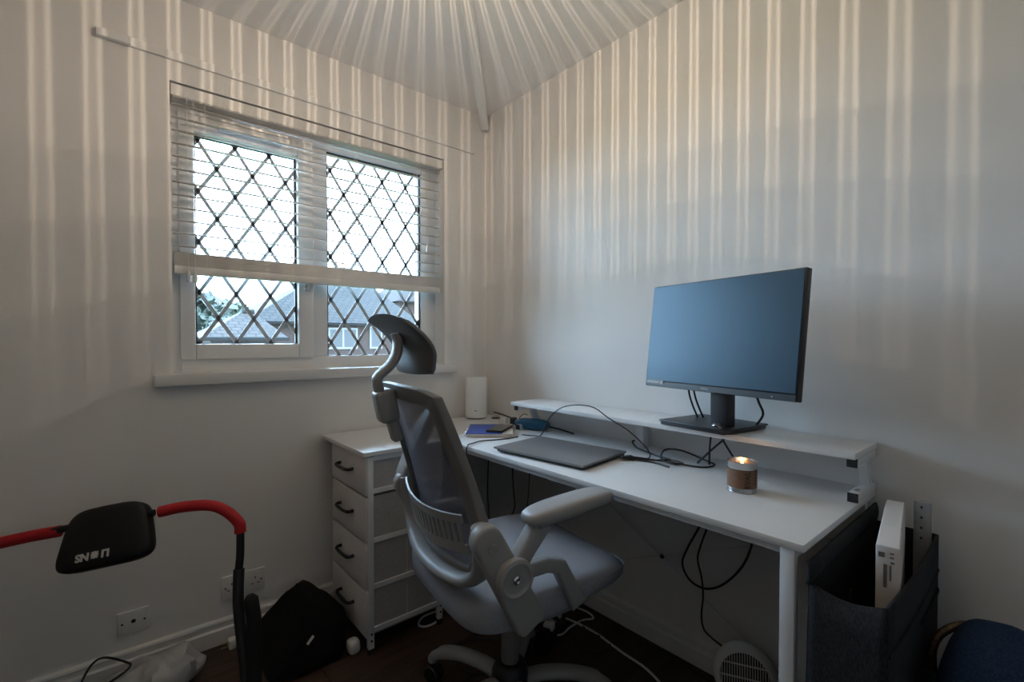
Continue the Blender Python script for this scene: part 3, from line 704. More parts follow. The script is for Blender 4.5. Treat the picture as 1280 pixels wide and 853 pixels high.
MB().box((-.085, .0, .052), (.045, .045, .032), .006).build('plug', 'black_plastic', ex, smooth=40)

# ================================================================== FAN HEATER
fh = thing('fan_heater', 'round white fan heater on the floor behind the desk leg', 'heater', (-.135, -1.447, 0), 0)
rotf = Matrix.Rotation(R(-90), 3, 'Y') @ Matrix.Rotation(0, 3, 'Z')
rotf = Matrix.Rotation(R(28), 3, 'Z') @ Matrix.Rotation(R(-78), 3, 'Y')
MB().lathe([(0, -.055), (.05, -.055), (.078, -.035), (.087, 0), (.085, .022), (.074, .034), (.068, .036), (.066, .028), (0, .028)], (0, 0, .145), 36, rotf).build('heater_body', 'white_plastic', fh, smooth=40)
gr = MB()
for k in range(-9, 10):
    y = k * .0068; hh = math.sqrt(max(0, .066 ** 2 - y * y))
    if hh > .01: gr.box((0, y, .034), (2 * hh, .0022, .003))
for x in (-.035, 0, .035):
    hh = math.sqrt(.066 ** 2 - x * x); gr.box((x, 0, .035), (.003, 2 * hh, .003))
mm = rotf.to_4x4(); mm.translation = (0, 0, .145); bmesh.ops.transform(gr.bm, matrix=mm, verts=gr.bm.verts)
gr.build('front_grille', 'white_plastic', fh)
dd_ = MB().cyl((0, 0, .029), .065, .001, 'z', 32); bmesh.ops.transform(dd_.bm, matrix=mm, verts=dd_.bm.verts); dd_.build('fan_recess', 'black_plastic', fh)
MB().lathe([(0, 0), (.07, 0), (.072, .012), (.04, .035), (.03, .07), (0, .07)], (0, 0, 0), 28).build('heater_foot', 'white_plastic', fh, smooth=40)

# ================================================================== OFFICE CHAIR (x forward, y left in its own frame)
ch = thing('office_chair', 'grey mesh office chair with headrest and flip-up armrests facing the desk', 'chair', (-.66, -.985, 0), R(-8))
# base
MB().lathe([(0, .075), (.055, .075), (.058, .09), (.055, .15), (.045, .175), (.036, .18), (0, .18)], (0, 0, 0), 24).build('base_hub', 'black_plastic', ch, smooth=40)
for k in range(5):
    a = R(116 + 72 * k); cx_, sy_ = math.cos(a), math.sin(a)
    P = [(r * cx_, r * sy_, z) for r, z in ((.04, .125), (.10, .135), (.18, .132), (.25, .115), (.295, .088), (.305, .072))]
    lg = MB().tube(smooth_path(P, 4), [.026] * 8 + [.024] * 6 + [.020] * 7, 12, rb=[.020] * 14 + [.016] * 7).build('base_arm', 'grey_plastic', ch, smooth=60)
    cw = MB()
    for s in (-1, 1):
        wx, wy = .300 * cx_ - sy_ * .013 * s, .300 * sy_ + cx_ * .013 * s
        cw.cyl((wx, wy, .029), .028, .017, Matrix.Rotation(a, 3, 'Z') @ Matrix.Rotation(R(90), 3, 'X'), 18, .003)
    cw.box((.300 * cx_, .300 * sy_, .050), (.045, .020, .030), .006, rot=(0, 0, a))
    cw.build('caster', 'black_plastic', lg, smooth=40)
MB().cyl((0, 0, .265), .027, .19, 'z', 20, .002).build('gas_column', 'grey_plastic_d', ch, smooth=40)
MB().cyl((0, 0, .375), .014, .06, 'z', 16).build('gas_piston', 'black_metal', ch)
MB().box((-.02, 0, .405), (.20, .16, .035), .010).build('tilt_mechanism', 'black_plastic', ch, smooth=40)
MB().tube(smooth_path([(.02, -.08, .40), (.02, -.16, .40), (.03, -.22, .385)], 5), .006, 8).build('height_lever', 'black_plastic', ch, smooth=60)
# seat
SW, SD = .255, .255
def seat_warp(c):
    x, y, z = c
    z2 = z
    if x > .10: z2 -= .45 * (x - .10) ** 2
    if x > -.02 and z < .475: z2 += .034 * min(1, (x + .02) / .24) ** 1.3
    z2 += .010 * (abs(y) / SW) ** 2
    return (x, y, z2)
MB().sphere((0.014, 0, .468), (SD + .006, SW, .048), 56, 18, .36).warp(seat_warp).build('seat_cushion', 'seat_fab', ch, smooth=60)
MB().sphere((-.01, 0, .435), (.225, .225, .036), 36, 10, .6).build('seat_pan', 'grey_plastic', ch, smooth=60)
# backrest surface
def bx_edge(z):
    t = (z - .54) / .49
    return -.178 - .130 * max(0, t) ** 1.35
def bsurf(y, z, off=0.0):
    return Vector((bx_edge(z) - .045 * (1 - min(1, (y / .24) ** 2)) - off, y, z))
def hwid(z):
    t = (z - .54) / .49
    if t < .22: return .165 + .065 * math.sin(PI / 2 * max(0, t) / .22)
    return .230 - .040 * ((t - .22) / .78) ** 1.5
ring = []
zz1 = [.545 + (1.012 - .545) * k / 22 for k in range(23)]
for z in zz1: ring.append((hwid(z), z))
topn = 8
right = [(-h, z) for h, z in ring]; left = [(h, z) for h, z in ring]
top = [(-ring[-1][0] + 2 * ring[-1][0] * k / topn, 1.012 + .018 * (1 - (2 * k / topn - 1) ** 2) ** .5) for k in range(1, topn)]
bot = [(ring[0][0] - 2 * ring[0][0] * k / topn, .545 - .012 * (1 - (2 * k / topn - 1) ** 2) ** .5) for k in range(1, topn)]
loop = right + top + left[::-1] + bot
def band(loop2, width, thick, off):
    """closed flat frame following the back surface: outer loop and an inner loop scaled by width"""
    m = MB(); n = len(loop2)
    outer = [Vector((p[0], p[1])) for p in loop2]
    inner = []
    for i, p in enumerate(outer):
        a, b_ = outer[i - 1], outer[(i + 1) % n]; t = (b_ - a).normalized(); nn = Vector((t.y, -t.x))
        cdir = Vector((0, .78)) - p
        if nn.dot(cdir) < 0: nn = -nn
        inner.append(p + nn * width)
    V = []
    for p, q in zip(outer, inner):
        mid = p.lerp(q, .5)
        V.append([m.bm.verts.new(bsurf(p.x, p.y, off)), m.bm.verts.new(bsurf(p.x, p.y, off - thick)), m.bm.verts.new(bsurf(q.x, q.y, off - thick)), m.bm.verts.new(bsurf(q.x, q.y, off))])
    for i in range(n):
        A, B = V[i], V[(i + 1) % n]
        for k in range(4): m.bm.faces.new([A[k], A[(k + 1) % 4], B[(k + 1) % 4], B[k]])
    bmesh.ops.recalc_face_normals(m.bm, faces=m.bm.faces)
    es = [e for e in m.bm.edges if len(e.link_faces) == 2 and e.calc_face_angle(0) > R(50)]
    bmesh.ops.bevel(m.bm, geom=es, offset=.004, segments=2, affect='EDGES', profile=.5)
    return m
band(loop, .038, .026, .012).build('back_frame', 'grey_plastic_d', ch, smooth=50)
def meshfn(u, v):
    z = .56 + (1.00 - .56) * v; h = hwid(z) - .02; y = -h + 2 * h * u
    return bsurf(y, z, -.004)
MB().grid(meshfn, 16, 24).build('back_mesh', 'mesh_fab', ch, smooth=60)
# lower yoke, a thick U under the backrest
yk = [bsurf(y * .97, z, .026) for y, z, _ in smooth_path([(-.246, .715, 0), (-.243, .650, 0), (-.222, .590, 0), (-.165, .553, 0), (-.08, .543, 0), (0, .541, 0), (.08, .543, 0), (.165, .553, 0), (.222, .590, 0), (.243, .650, 0), (.246, .715, 0)], 4)]
MB().tube(yk, [.017] * len(yk), 12, rb=[.018, .024, .028] + [.028] * (len(yk) - 6) + [.028, .024, .018]).build('back_yoke', 'grey_plastic', ch, smooth=60)
# lumbar support with slots
lm = MB()
def lum(y, z): return bsurf(y, z, .020 + .012 * (1 - (y / .23) ** 2))
def lz(y, base): return base - .020 * (1 - (y / .22) ** 2)
for base, hgt in ((.722, .022), (.645, .024)):
    for off in (0,):
        lm.grid(lambda u, v, base=base, hgt=hgt: lum(-.188 + .376 * u, lz(-.188 + .376 * u, base) + hgt * (v - .5)), 20, 2)
for k in range(-8, 9):
    y = k * .0215
    lm.grid(lambda u, v, y=y: lum(y - .0055 + .011 * u, lz(y, .645) + (.072) * v), 1, 3)
lm.build('lumbar_support', 'grey_plastic', ch, solid=.005)
# headrest
clm = MB(); clm.box((-.375, 0, .975), (.050, .062, .085), .012, rot=(0, R(-12), 0)); clm.box((-.354, 0, .915), (.026, .040, .07), .008, rot=(0, R(-16), 0))
clm.build('headrest_clamp', 'grey_plastic', ch, smooth=50)
MB().tube(smooth_path([(-.385, 0, .99), (-.396, 0, 1.030), (-.394, 0, 1.050), (-.365, 0, 1.076), (-.347, 0, 1.105), (-.343, 0, 1.14), (-.350, 0, 1.160)], 5), .026, 12, rb=.012).build('headrest_stem', 'grey_plastic', ch, smooth=60)
def headfn(u, v, off):
    # u across, v bottom to top
    s = 2 * u - 1
    wdt = .140 * (1 - .16 * max(0, v - .35) ** 1.6) * (1 - .10 * (1 - v) ** 3)
    y = s * wdt
    zr_ = 1.055 + .152 * v - .011 * (abs(s) ** 2.5) * (v - .25) * 1.6 - .0 * s
    x = -.318 + .010 * v - .085 * max(0, v - .30) ** 1.8 / (.7 ** 1.8) + .016 * s * s * (1.0 - .4 * v)
    return Vector((x + off, y, zr_))
hp = MB(); nu, nv = 20, 14
def edge_t(u, v):
    e = min(u, 1 - u, v, 1 - v) * 8
    return .013 * min(1, max(0, e)) ** .5 + .003
A = [[hp.bm.verts.new(headfn(i / nu, j / nv, -edge_t(i / nu, j / nv) * .45)) for j in range(nv + 1)] for i in range(nu + 1)]
B = [[hp.bm.verts.new(headfn(i / nu, j / nv, edge_t(i / nu, j / nv) * 1.5)) for j in range(nv + 1)] for i in range(nu + 1)]
for i in range(nu):
    for j in range(nv):
        hp.bm.faces.new([A[i][j], A[i + 1][j], A[i + 1][j + 1], A[i][j + 1]]); hp.bm.faces.new([B[i][j], B[i][j + 1], B[i + 1][j + 1], B[i + 1][j]])
for i in range(nu):
    hp.bm.faces.new([A[i][0], B[i][0], B[i + 1][0], A[i + 1][0]]); hp.bm.faces.new([A[i][nv], A[i + 1][nv], B[i + 1][nv], B[i][nv]])
for j in range(nv):
    hp.bm.faces.new([A[0][j], A[0][j + 1], B[0][j + 1], B[0][j]]); hp.bm.faces.new([A[nu][j], B[nu][j], B[nu][j + 1], A[nu][j + 1]])
hp.build('headrest_pad', 'head_fab', ch, smooth=60)
# arms
def strip_poly(pts, wds):
    pts = [Vector(p) for p in pts]; Lf, Rt = [], []
    for i, p in enumerate(pts):
        a = pts[i - 1] if i else p; b_ = pts[i + 1] if i < len(pts) - 1 else p; t = (b_ - a).normalized(); nn = Vector((-t.y, t.x))
        Lf.append(p + nn * wds[i] / 2); Rt.append(p - nn * wds[i] / 2)
    return [tuple(q) for q in Lf + Rt[::-1]]
def capsule(a, b_, ra, rb_):
    a, b_ = Vector(a), Vector(b_); t = (b_ - a).normalized(); nn = Vector((-t.y, t.x)); out = []
    for k in range(9):
        g = PI * k / 8; out.append(a + nn * ra * math.cos(g) - t * ra * math.sin(g))
    out += [b_ - nn * rb_, b_ - nn * rb_ * .75 + t * .014, b_ + nn * rb_ * .75 + t * .014, b_ + nn * rb_]
    return [tuple(q) for q in out]
for s in (-1, 1):
    ar = bpy.data.objects.new('armrest', None); C.objects.link(ar); ar.parent = ch
    flip = Matrix.Translation((-.155, 0, .590)) @ Matrix.Rotation(R(-60), 4, 'Y') @ Matrix.Translation((.155, 0, -.590)) if s > 0 else Matrix()
    def yy(a): return s * a
    MB().prism(capsule((-.230, .688), (-.112, .466), .037, .041), 'y', yy(.243), yy(.282), .009, 3).build('arm_link', 'grey_plastic', ar, smooth=50)
    MB().lathe([(0, .0), (.046, .0), (.048, .012), (.046, .022), (.038, .025), (.034, .020), (.030, .019), (0, .019)], (-.170, yy(.278), .596), 28, (PI / 2 * -s, 0, 0)).build('arm_hinge', 'grey_plastic', ar, smooth=40)
    MB().lathe([(0, .019), (.010, .019), (.010, .024), (.006, .026), (0, .023)], (-.170, yy(.278), .596), 16, (PI / 2 * -s, 0, 0)).build('hinge_screw', 'chrome', ar, smooth=40)
    MB().cyl((-.222, yy(.284), .672), .013, .004, 'y', 18, .001).build('link_button', 'grey_plastic', ar, smooth=40)
    MB().prism(strip_poly([(-.168, .598), (-.128, .648), (-.080, .705)], (.044, .042, .050)), 'y', yy(.250), yy(.290), .008, 3).flip(flip).build('arm_strut', 'grey_plastic', ar, smooth=50)
    MB().prism(strip_poly([(-.150, .590), (-.060, .590), (-.018, .575), (.012, .520), (.040, .462)], (.036, .036, .038, .040, .046)), 'y', yy(.240), yy(.275), .007, 3).build('arm_bracket', 'grey_plastic', ar, smooth=50)
    pd = MB().sphere((0, 0, 0), (.134, .042, .019), 36, 12, .55)
    pd.warp(lambda c: (c.x + .006, s * .268 + c.y, .728 + c.z + .010 * (c.x / .15) - .004 * (c.x / .15) ** 2))
    pd.flip(flip).build('arm_pad', 'grey_plastic', ar, smooth=60)
    MB().prism([(-.115, .722), (.10, .728), (.02, .704), (-.10, .696)], 'y', yy(.240), yy(.298), .006).flip(flip).build('arm_pad_base', 'grey_plastic', ar, smooth=50)

# ================================================================== FABRIC BIN beside the desk, with box and ruler
bn = thing('fabric_storage_bin', 'charcoal felt storage bin with open lid beside the desk end', 'bin', (-.29, -1.80, 0))
ZR = .670; bx0, bx1, by0, by1 = -.245, .245, -.062, .058
def wallq(m, p):
    m.quad(p)
sd = MB()
sag = lambda u: -.014 * math.sin(PI * u)
n_ = 10
# front wall (towards the room), its foot splayed outwards
sd.grid(lambda u, v: (bx0 - .030 * (1 - v), by0 + (by1 - by0) * u, .004 + (ZR + sag(u) - .004) * v), n_, 12)
sd.build('front_panel', 'felt', bn, smooth=60, solid=.006)
sd = MB(); sd.grid(lambda u, v: (bx0 - .030 * (1 - v) + (bx1 - bx0 + .03 * (1 - v)) * u, by0 - .004 * math.sin(PI * u), .004 + (ZR - .004 - .006 * math.sin(PI * u)) * v), n_, 12); sd.build('side_panel', 'felt', bn, smooth=60, solid=.006)
sd = MB(); sd.grid(lambda u, v: (bx0 - .030 * (1 - v) + (bx1 - bx0 + .03 * (1 - v)) * u, by1, .004 + (ZR - .004) * v), n_, 12); sd.build('side_panel', 'felt_d', bn, smooth=60, solid=.006)
sd = MB(); sd.grid(lambda u, v: (bx1, by0 + (by1 - by0) * u, .004 + (ZR - .004) * v), n_, 12); sd.build('back_panel', 'felt_d', bn, smooth=60, solid=.006)
MB().bx(bx0 - .026, bx1 - .002, by0 + .003, by1 - .003, .003, .010).build('bottom_panel', 'felt_d', bn)
ldp = MB(); ldp.grid(lambda u, v: (bx0 - .01 + (bx1 - bx0 + .012) * u, by1 + .002 - .004 * math.sin(PI * v), ZR - .002 + (.042 + .006 * u) * v), 8, 4); ldp.build('lid_flap', 'felt', bn, smooth=60, solid=.006)
MB().tube([(bx0 + .002, by0 - .0035, ZR - .085), (bx0 + .12, by0 - .0075, ZR - .085), (bx0 + .245, by0 - .0085, ZR - .085), (bx1 - .002, by0 - .0035, ZR - .085)], .002, 6, rb=.0045).build('panel_seam', 'felt_d', bn)
MB().tube(smooth_path([(bx0 + .26, by0 - .006, ZR - .125), (bx0 + .30, by0 - .010, ZR - .125), (bx1 - .04, by0 - .008, ZR - .125), (bx1 - .02, by0 - .004, ZR - .125)], 4), .002, 6, rb=.005).build('handle', 'felt_d', bn)
cable('inside_cable', [(-.05, .040, .60), (-.08, .035, .50), (-.06, .02, .40)], .003, 'cable', parent=bn)
bo = thing('white_cardboard_box', 'slim white printed cardboard box upright in the storage bin', 'box', (-.27, -1.8175, .40), .150)
MB().box((0, 0, .171), (.32, .038, .342), .002).build('carton', 'box_w', bo, smooth=40)
MB().prism([(-.158, .3425), (.156, .3425), (.156, .350), (-.060, .352)], 'y', -.017, .0165, .001).build('carton_flap', 'box_w', bo)
pr = MB()
for (y, z, a, b_) in ((.010, .325, .010, .010), (-.006, .330, .006, .003), (-.006, .322, .006, .003), (-.007, .312, .006, .004), (.004, .285, .006, .045), (-.004, .292, .003, .03)):
    pr.box((-.1607, y, z), (.0006, a, b_))
pr.build('printed_mark', 'ink_grey', bo)
ru = thing('ruler', 'grey see-through ruler standing in the storage bin by the wall', 'ruler', (-.068, -1.838, .46))
MB().box((0, 0, .145), (.003, .034, .29), .0006).build('ruler_blade', 'ruler', ru)
tk = MB()
for k in range(24):
    tk.box((-.0018, .0165 - (.0035 if k % 5 else .006) / 2, .285 - k * .005), (.0004, .0035 if k % 5 else .006, .0009)); tk.box((-.0018, -.0165 + (.003) / 2, .285 - k * .005), (.0004, .003, .0009))
tk.build('ruler_tick', 'ink', ru)
for k in range(4): MB().box((-.0018, .002, .275 - k * .025), (.0004, .004, .006)).build('ruler_number', 'ink', ru)

# ================================================================== NAVY BAG bottom right
nv_ = thing('navy_fabric_bag', 'navy blue fabric bag slumped on the floor by the storage bin', 'bag', (-.28, -1.984, 0))
def bagfn(c):
    n3 = noise.noise(Vector((c.x * 7, c.y * 7, c.z * 5))) * .022 + noise.noise(Vector((c.x * 18, c.y * 18, c.z * 14))) * .008
    d_ = Vector((c.x, c.y, c.z - .25)).normalized()
    return c + d_ * n3
MB().sphere((0.02, 0, .285), (.17, .100, .282), 40, 28, .72).warp(bagfn).build('bag_body', 'navy', nv_, smooth=70)
MB().sphere((-.05, .050, .245), (.10, .053, .24), 28, 20, .8).warp(bagfn).build('bag_pocket', 'navy', nv_, smooth=70)
MB().tube(smooth_path([(.03, .099, .44), (.03, .100, .49), (.05, .088, .520), (.09, .06, .535), (.12, .03, .53)], 5), .008, 8, rb=.005).build('sequin_strap', 'gold', nv_, smooth=60)
MB().tube(smooth_path([(.12, -.06, .545), (.11, -.10, .52), (.08, -.15, .46)], 5), .010, 8, rb=.005).build('sequin_strap', 'gold', nv_, smooth=60)

# ================================================================== AB ROLLER (red and black frame), bottom left
ab = thing('exercise_roller_frame', 'red and black abdominal exercise roller frame standing by the window wall', 'exercise frame', (-1.5, -.40, 0))
O_ = Vector((-1.5, -.40, 0))
def lo_(pts): return [Vector(p) - O_ for p in pts]
arc = smooth_path([(-1.458, -.282, .621), (-1.399, -.312, .631), (-1.338, -.351, .632), (-1.298, -.378, .612), (-1.268, -.400, .575), (-1.265, -.406, .545)], 6)
MB().tube(lo_(arc), .0165, 14).build('foam_grip', 'red_foam', ab, smooth=60)
MB().tube(lo_([(-1.684, -.149, .581), (-1.75, -.115, .572), (-1.83, -.072, .556), (-1.92, -.03, .535)]), .0165, 14).build('foam_grip', 'red_foam', ab, smooth=60)
MB().tube(lo_([(-1.70, -.145, .584), (-1.58, -.21, .603), (-1.47, -.272, .618)]), .0105, 12).build('head_bar', 'black_metal', ab, smooth=60)
MB().tube(lo_(smooth_path([(-1.265, -.406, .550), (-1.268, -.415, .48), (-1.275, -.424, .42), (-1.279, -.45, .34)], 5)), .0115, 12).build('upper_tube', 'black_metal', ab, smooth=60)
MB().tube(lo_(smooth_path([(-1.273, -.422, .44), (-1.279, -.44, .36), (-1.280, -.47, .29), (-1.278, -.52, .19), (-1.277, -.56, .10), (-1.28, -.66, .020), (-1.30, -.80, .018)], 5)), .0155, 12).build('lower_rail', 'black_plastic', ab, smooth=60)
MB().tube(lo_(smooth_path([(-1.262, -.515, .395), (-1.256, -.53, .33), (-1.257, -.545, .25), (-1.262, -.56, .17), (-1.265, -.575, .09), (-1.27, -.60, .03)], 5)), [.010] + [.020] * 25, 12).build('arm_cushion', 'black_rubber', ab, smooth=60)
MB().tube(lo_(smooth_path([(-1.92, -.03, .535), (-1.97, -.03, .48), (-1.98, -.06, .35), (-1.97, -.15, .15), (-1.96, -.24, .02), (-1.95, -.40, .018)], 5)), .0125, 10).build('far_rail', 'black_metal', ab, smooth=60)
pdm = frame_m(Vector((-1.581, -.233, .566)) - O_, Vector((.204, -.120, .040)), Vector((.02, .085, .165)))
hpd = MB()
def padfn(c):
    x, y, z = c
    wd = .118 * (1 - .13 * (y / .088))
    return (x * wd, y, z - .25 * max(0, y - .035) ** 1.4 - .12 * x * x * .1)
hpd.sphere((0, 0, 0), (1.0, .088, .026), 40, 16, .42).warp(padfn)
hpd_o = hpd.build('head_pad', 'pad_black', ab, smooth=60); hpd_o.matrix_local = pdm
# lettering upside down on the pad
for body, xo in (('LI', .027), ('NS', -.032)):
    text_obj(body, .028, 'print_w', 'pad_lettering', hpd_o, Matrix.Translation((xo - .008, -.052, .0262)) @ Matrix.Rotation(PI, 4, 'Z'), depth=.0008, bold=.0012)
dmd = MB(); dmd.prism([(-.011, 0), (0, -.011), (.011, 0), (0, .011)], 'z', 0, .0008)
for a in range(4):
    b__ = R(45 + 90 * a); dmd.prism([(.006 * math.cos(b__), .006 * math.sin(b__)), (.012 * math.cos(b__ + .3), .012 * math.sin(b__ + .3)), (.012 * math.cos(b__ - .3), .012 * math.sin(b__ - .3))], 'z', 0, .0008)
do = dmd.build('pad_emblem', 'print_w', hpd_o); do.location = (-.008, -.052, .0262)

# ================================================================== SOCKETS
def socket(name, label, x0, x1, z0, z1, kind):
    s = thing(name, label, 'socket', ((x0 + x1) / 2, 0, z0)); w_, h_ = x1 - x0, z1 - z0
    MB().box((0, -.0045, h_ / 2), (w_, .009, h_), .0025).build('face_plate', 'white_plastic', s, smooth=40)
    sc = (w_ / 2 - .013)
    for e in (-1, 1): MB().cyl((e * sc, -.0093, h_ / 2), .0032, .0012, 'y', 12).build('screw', 'black_metal', s)
    if kind == 1:
        MB().cyl((0, -.0095, h_ / 2 + .003), .0065, .002, 'y', 16).build('aerial_hole', 'black_plastic', s)
    else:
        for e in (-1, 1):
            MB().box((e * .013, -.0105, h_ / 2 + .018), (.012, .004, .022), .001).build('rocker_switch', 'white_plastic', s)
            for dx, dz, a, b_ in ((0, .012, .004, .008), (-.011, -.010, .007, .004), (.011, -.010, .007, .004)):
                MB().box((e * .040 + dx, -.0092, h_ / 2 + dz), (a, .0008, b_)).build('pin_slot', 'black_plastic', s)
    return s
socket('aerial_socket', 'white single aerial socket on the wall below the window, left one', -1.559, -1.473, .143, .221, 1)
socket('wall_socket', 'white double wall socket behind the black exercise frame tube', -1.257, -1.109, .157, .245, 2)

# ================================================================== FLOOR CLUTTER on the left
bb = thing('black_bag', 'black fabric bag slumped against the drawers with a white tag', 'bag', (-1.03, -.24, 0))
def bag2(pts): return [tuple(Vector(p) - Vector((-1.03, -.24, 0))) for p in pts]
hullp = bag2([(-.975, -.035, .165), (-1.035, -.030, .135), (-1.16, -.05, .045), (-1.175, -.17, .004), (-1.185, -.37, .004), (-1.10, -.405, .004), (-1.05, -.345, .125), (-1.03, -.19, .155), (-.915, -.36, .135), (-.93, -.385, .07), (-.95, -.40, .004), (-.91, -.06, .10), (-.90, -.05, .004), (-1.16, -.03, .004), (-.90, -.30, .14), (-.94, -.35, .004)])
hb = MB()
for p in hullp: hb.bm.verts.new(p)
bmesh.ops.convex_hull(hb.bm, input=hb.bm.verts)
bmesh.ops.triangulate(hb.bm, faces=hb.bm.faces)
bmesh.ops.subdivide_edges(hb.bm, edges=hb.bm.edges, cuts=5, use_grid_fill=True)
bmesh.ops.smooth_vert(hb.bm, verts=hb.bm.verts, factor=.5, use_axis_x=True, use_axis_y=True, use_axis_z=True)
hb.warp(lambda c: c + Vector((noise.noise(c * 14), noise.noise(c * 14 + Vector((5, 0, 0))), noise.noise(c * 14 + Vector((0, 7, 0))))) * .007 * (1 if c.z > .02 else 0))
hb.build('bag_body', 'bag_black', bb, smooth=80)
MB().tube(bag2(smooth_path([(-1.005, -.06, .160), (-1.04, -.20, .158), (-1.062, -.34, .132), (-1.09, -.41, .03)], 5)), .004, 6).build('bag_seam', 'bag_black', bb, smooth=60)
MB().box(bag2([(-1.052, -.383, .108)])[0], (.030, .003, .009), .0008, rot=(R(-30), R(-35), R(20))).build('white_tag', 'print_w', bb)
wb = thing('white_bottle', 'small white plastic bottle lying behind the black bag by the drawers', 'bottle', (-.905, -.345, 0))
wb.location = (-.902, -.385, 0)
MB().sphere((0, 0, .026), (.022, .026, .026), 20, 12, .7).build('bottle_body', 'white_plastic', wb, smooth=60)
MB().cyl((0, .032, .024), .010, .016, 'y', 14).build('bottle_cap', 'white_plastic', wb, smooth=40)

pbg = MB().sphere((0, 0, .055), (.125, .095, .060), 40, 22, .9)
pbg.warp(lambda c: c + c.normalized() * (noise.noise(c * 16) * .030 + noise.noise(c * 40) * .010))
pbg.warp(lambda c: Vector((c.x, c.y, max(.002, c.z))))
o = pbg.build('plastic_bag', 'plastic_bag', smooth=30); o.location = (-1.46, -.165, 0)
tag(o, 'crumpled translucent plastic bag on the floor under the aerial socket', 'bag')
cable('black_lead', [(-1.66, -.14, .05), (-1.645, -.10, .085), (-1.62, -.08, .12), (-1.59, -.085, .130), (-1.54, -.135, .120), (-1.53, -.155, .110), (-1.57, -.16, .090), (-1.62, -.15, .07), (-1.66, -.15, .05), (-1.63, -.21, .02), (-1.55, -.23, .02), (-1.52, -.175, .10)], .0035, 'cable', 'black lead coiled over the plastic bag at left', 'cable')
pa = thing('white_plug', 'white plug with brass pins on the floor behind the exercise frame', 'plug', (-1.245, -.065, 0))
MB().box((.012, 0, .018), (.028, .034, .036), .007).build('plug_body', 'white_plastic', pa, smooth=40)
for dz in (.010, .026): MB().box((-.012, 0, dz), (.022, .006, .004)).build('pin', 'brass', pa)

# ================================================================== OUTSIDE
GZ = -2.65
structure(MB().bx(-60, 70, .6, 110, GZ - .2, GZ).build('lawn_ground', 'lawn'))
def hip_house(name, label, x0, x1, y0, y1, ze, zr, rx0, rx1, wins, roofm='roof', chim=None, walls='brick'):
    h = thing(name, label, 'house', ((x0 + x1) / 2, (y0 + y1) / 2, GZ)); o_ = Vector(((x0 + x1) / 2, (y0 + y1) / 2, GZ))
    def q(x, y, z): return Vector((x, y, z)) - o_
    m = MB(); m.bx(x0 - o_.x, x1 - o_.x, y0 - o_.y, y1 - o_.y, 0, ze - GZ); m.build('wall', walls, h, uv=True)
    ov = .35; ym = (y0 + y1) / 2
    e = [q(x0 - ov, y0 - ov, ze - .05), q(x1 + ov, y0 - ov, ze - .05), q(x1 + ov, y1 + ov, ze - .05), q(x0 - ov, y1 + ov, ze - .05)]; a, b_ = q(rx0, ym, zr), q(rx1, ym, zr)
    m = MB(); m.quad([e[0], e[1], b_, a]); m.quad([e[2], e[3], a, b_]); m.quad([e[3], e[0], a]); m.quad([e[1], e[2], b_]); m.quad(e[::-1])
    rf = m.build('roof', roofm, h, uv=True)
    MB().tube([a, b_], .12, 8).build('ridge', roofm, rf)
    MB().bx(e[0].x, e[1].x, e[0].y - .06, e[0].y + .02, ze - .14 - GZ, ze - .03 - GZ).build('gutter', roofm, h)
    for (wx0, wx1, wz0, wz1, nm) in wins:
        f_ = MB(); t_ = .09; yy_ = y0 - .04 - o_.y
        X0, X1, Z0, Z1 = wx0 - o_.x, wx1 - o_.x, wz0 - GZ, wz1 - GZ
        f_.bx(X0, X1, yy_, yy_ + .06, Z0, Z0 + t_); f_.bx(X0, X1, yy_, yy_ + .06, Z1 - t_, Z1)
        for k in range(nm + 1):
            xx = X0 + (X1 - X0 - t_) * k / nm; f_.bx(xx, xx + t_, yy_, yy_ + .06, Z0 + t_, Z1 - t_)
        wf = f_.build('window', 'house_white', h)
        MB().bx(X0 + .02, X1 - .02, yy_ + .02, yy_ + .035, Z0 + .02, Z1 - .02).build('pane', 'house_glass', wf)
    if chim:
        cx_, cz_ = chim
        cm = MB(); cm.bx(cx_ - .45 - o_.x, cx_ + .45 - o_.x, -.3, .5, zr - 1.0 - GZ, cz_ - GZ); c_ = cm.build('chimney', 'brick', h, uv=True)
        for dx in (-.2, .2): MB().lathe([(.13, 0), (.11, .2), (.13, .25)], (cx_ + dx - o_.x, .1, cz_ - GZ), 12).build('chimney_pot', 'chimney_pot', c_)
    return h
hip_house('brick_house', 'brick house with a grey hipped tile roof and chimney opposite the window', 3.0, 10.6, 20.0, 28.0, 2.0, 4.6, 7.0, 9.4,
          [(6.1, 7.5, .75, 1.75, 2), (8.1, 8.75, .75, 1.85, 1)], 'roof', (8.2, 5.15))
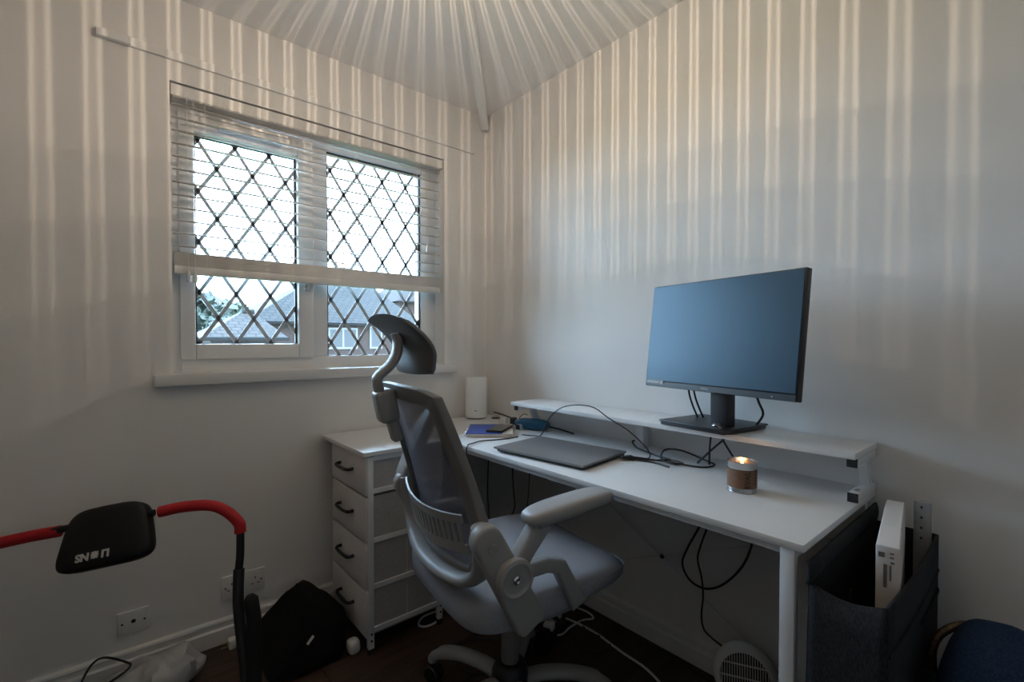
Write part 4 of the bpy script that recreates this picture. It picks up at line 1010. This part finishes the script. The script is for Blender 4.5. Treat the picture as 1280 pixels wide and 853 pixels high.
hip_house('low_brick_house', 'low brick extension with a brown tiled roof left of the grey roofed house', .95, 2.9, 16.0, 19.6, 1.28, 2.2, 2.2, 2.6, [(1.5, 2.2, -1.2, .1, 2)], 'roof_r')
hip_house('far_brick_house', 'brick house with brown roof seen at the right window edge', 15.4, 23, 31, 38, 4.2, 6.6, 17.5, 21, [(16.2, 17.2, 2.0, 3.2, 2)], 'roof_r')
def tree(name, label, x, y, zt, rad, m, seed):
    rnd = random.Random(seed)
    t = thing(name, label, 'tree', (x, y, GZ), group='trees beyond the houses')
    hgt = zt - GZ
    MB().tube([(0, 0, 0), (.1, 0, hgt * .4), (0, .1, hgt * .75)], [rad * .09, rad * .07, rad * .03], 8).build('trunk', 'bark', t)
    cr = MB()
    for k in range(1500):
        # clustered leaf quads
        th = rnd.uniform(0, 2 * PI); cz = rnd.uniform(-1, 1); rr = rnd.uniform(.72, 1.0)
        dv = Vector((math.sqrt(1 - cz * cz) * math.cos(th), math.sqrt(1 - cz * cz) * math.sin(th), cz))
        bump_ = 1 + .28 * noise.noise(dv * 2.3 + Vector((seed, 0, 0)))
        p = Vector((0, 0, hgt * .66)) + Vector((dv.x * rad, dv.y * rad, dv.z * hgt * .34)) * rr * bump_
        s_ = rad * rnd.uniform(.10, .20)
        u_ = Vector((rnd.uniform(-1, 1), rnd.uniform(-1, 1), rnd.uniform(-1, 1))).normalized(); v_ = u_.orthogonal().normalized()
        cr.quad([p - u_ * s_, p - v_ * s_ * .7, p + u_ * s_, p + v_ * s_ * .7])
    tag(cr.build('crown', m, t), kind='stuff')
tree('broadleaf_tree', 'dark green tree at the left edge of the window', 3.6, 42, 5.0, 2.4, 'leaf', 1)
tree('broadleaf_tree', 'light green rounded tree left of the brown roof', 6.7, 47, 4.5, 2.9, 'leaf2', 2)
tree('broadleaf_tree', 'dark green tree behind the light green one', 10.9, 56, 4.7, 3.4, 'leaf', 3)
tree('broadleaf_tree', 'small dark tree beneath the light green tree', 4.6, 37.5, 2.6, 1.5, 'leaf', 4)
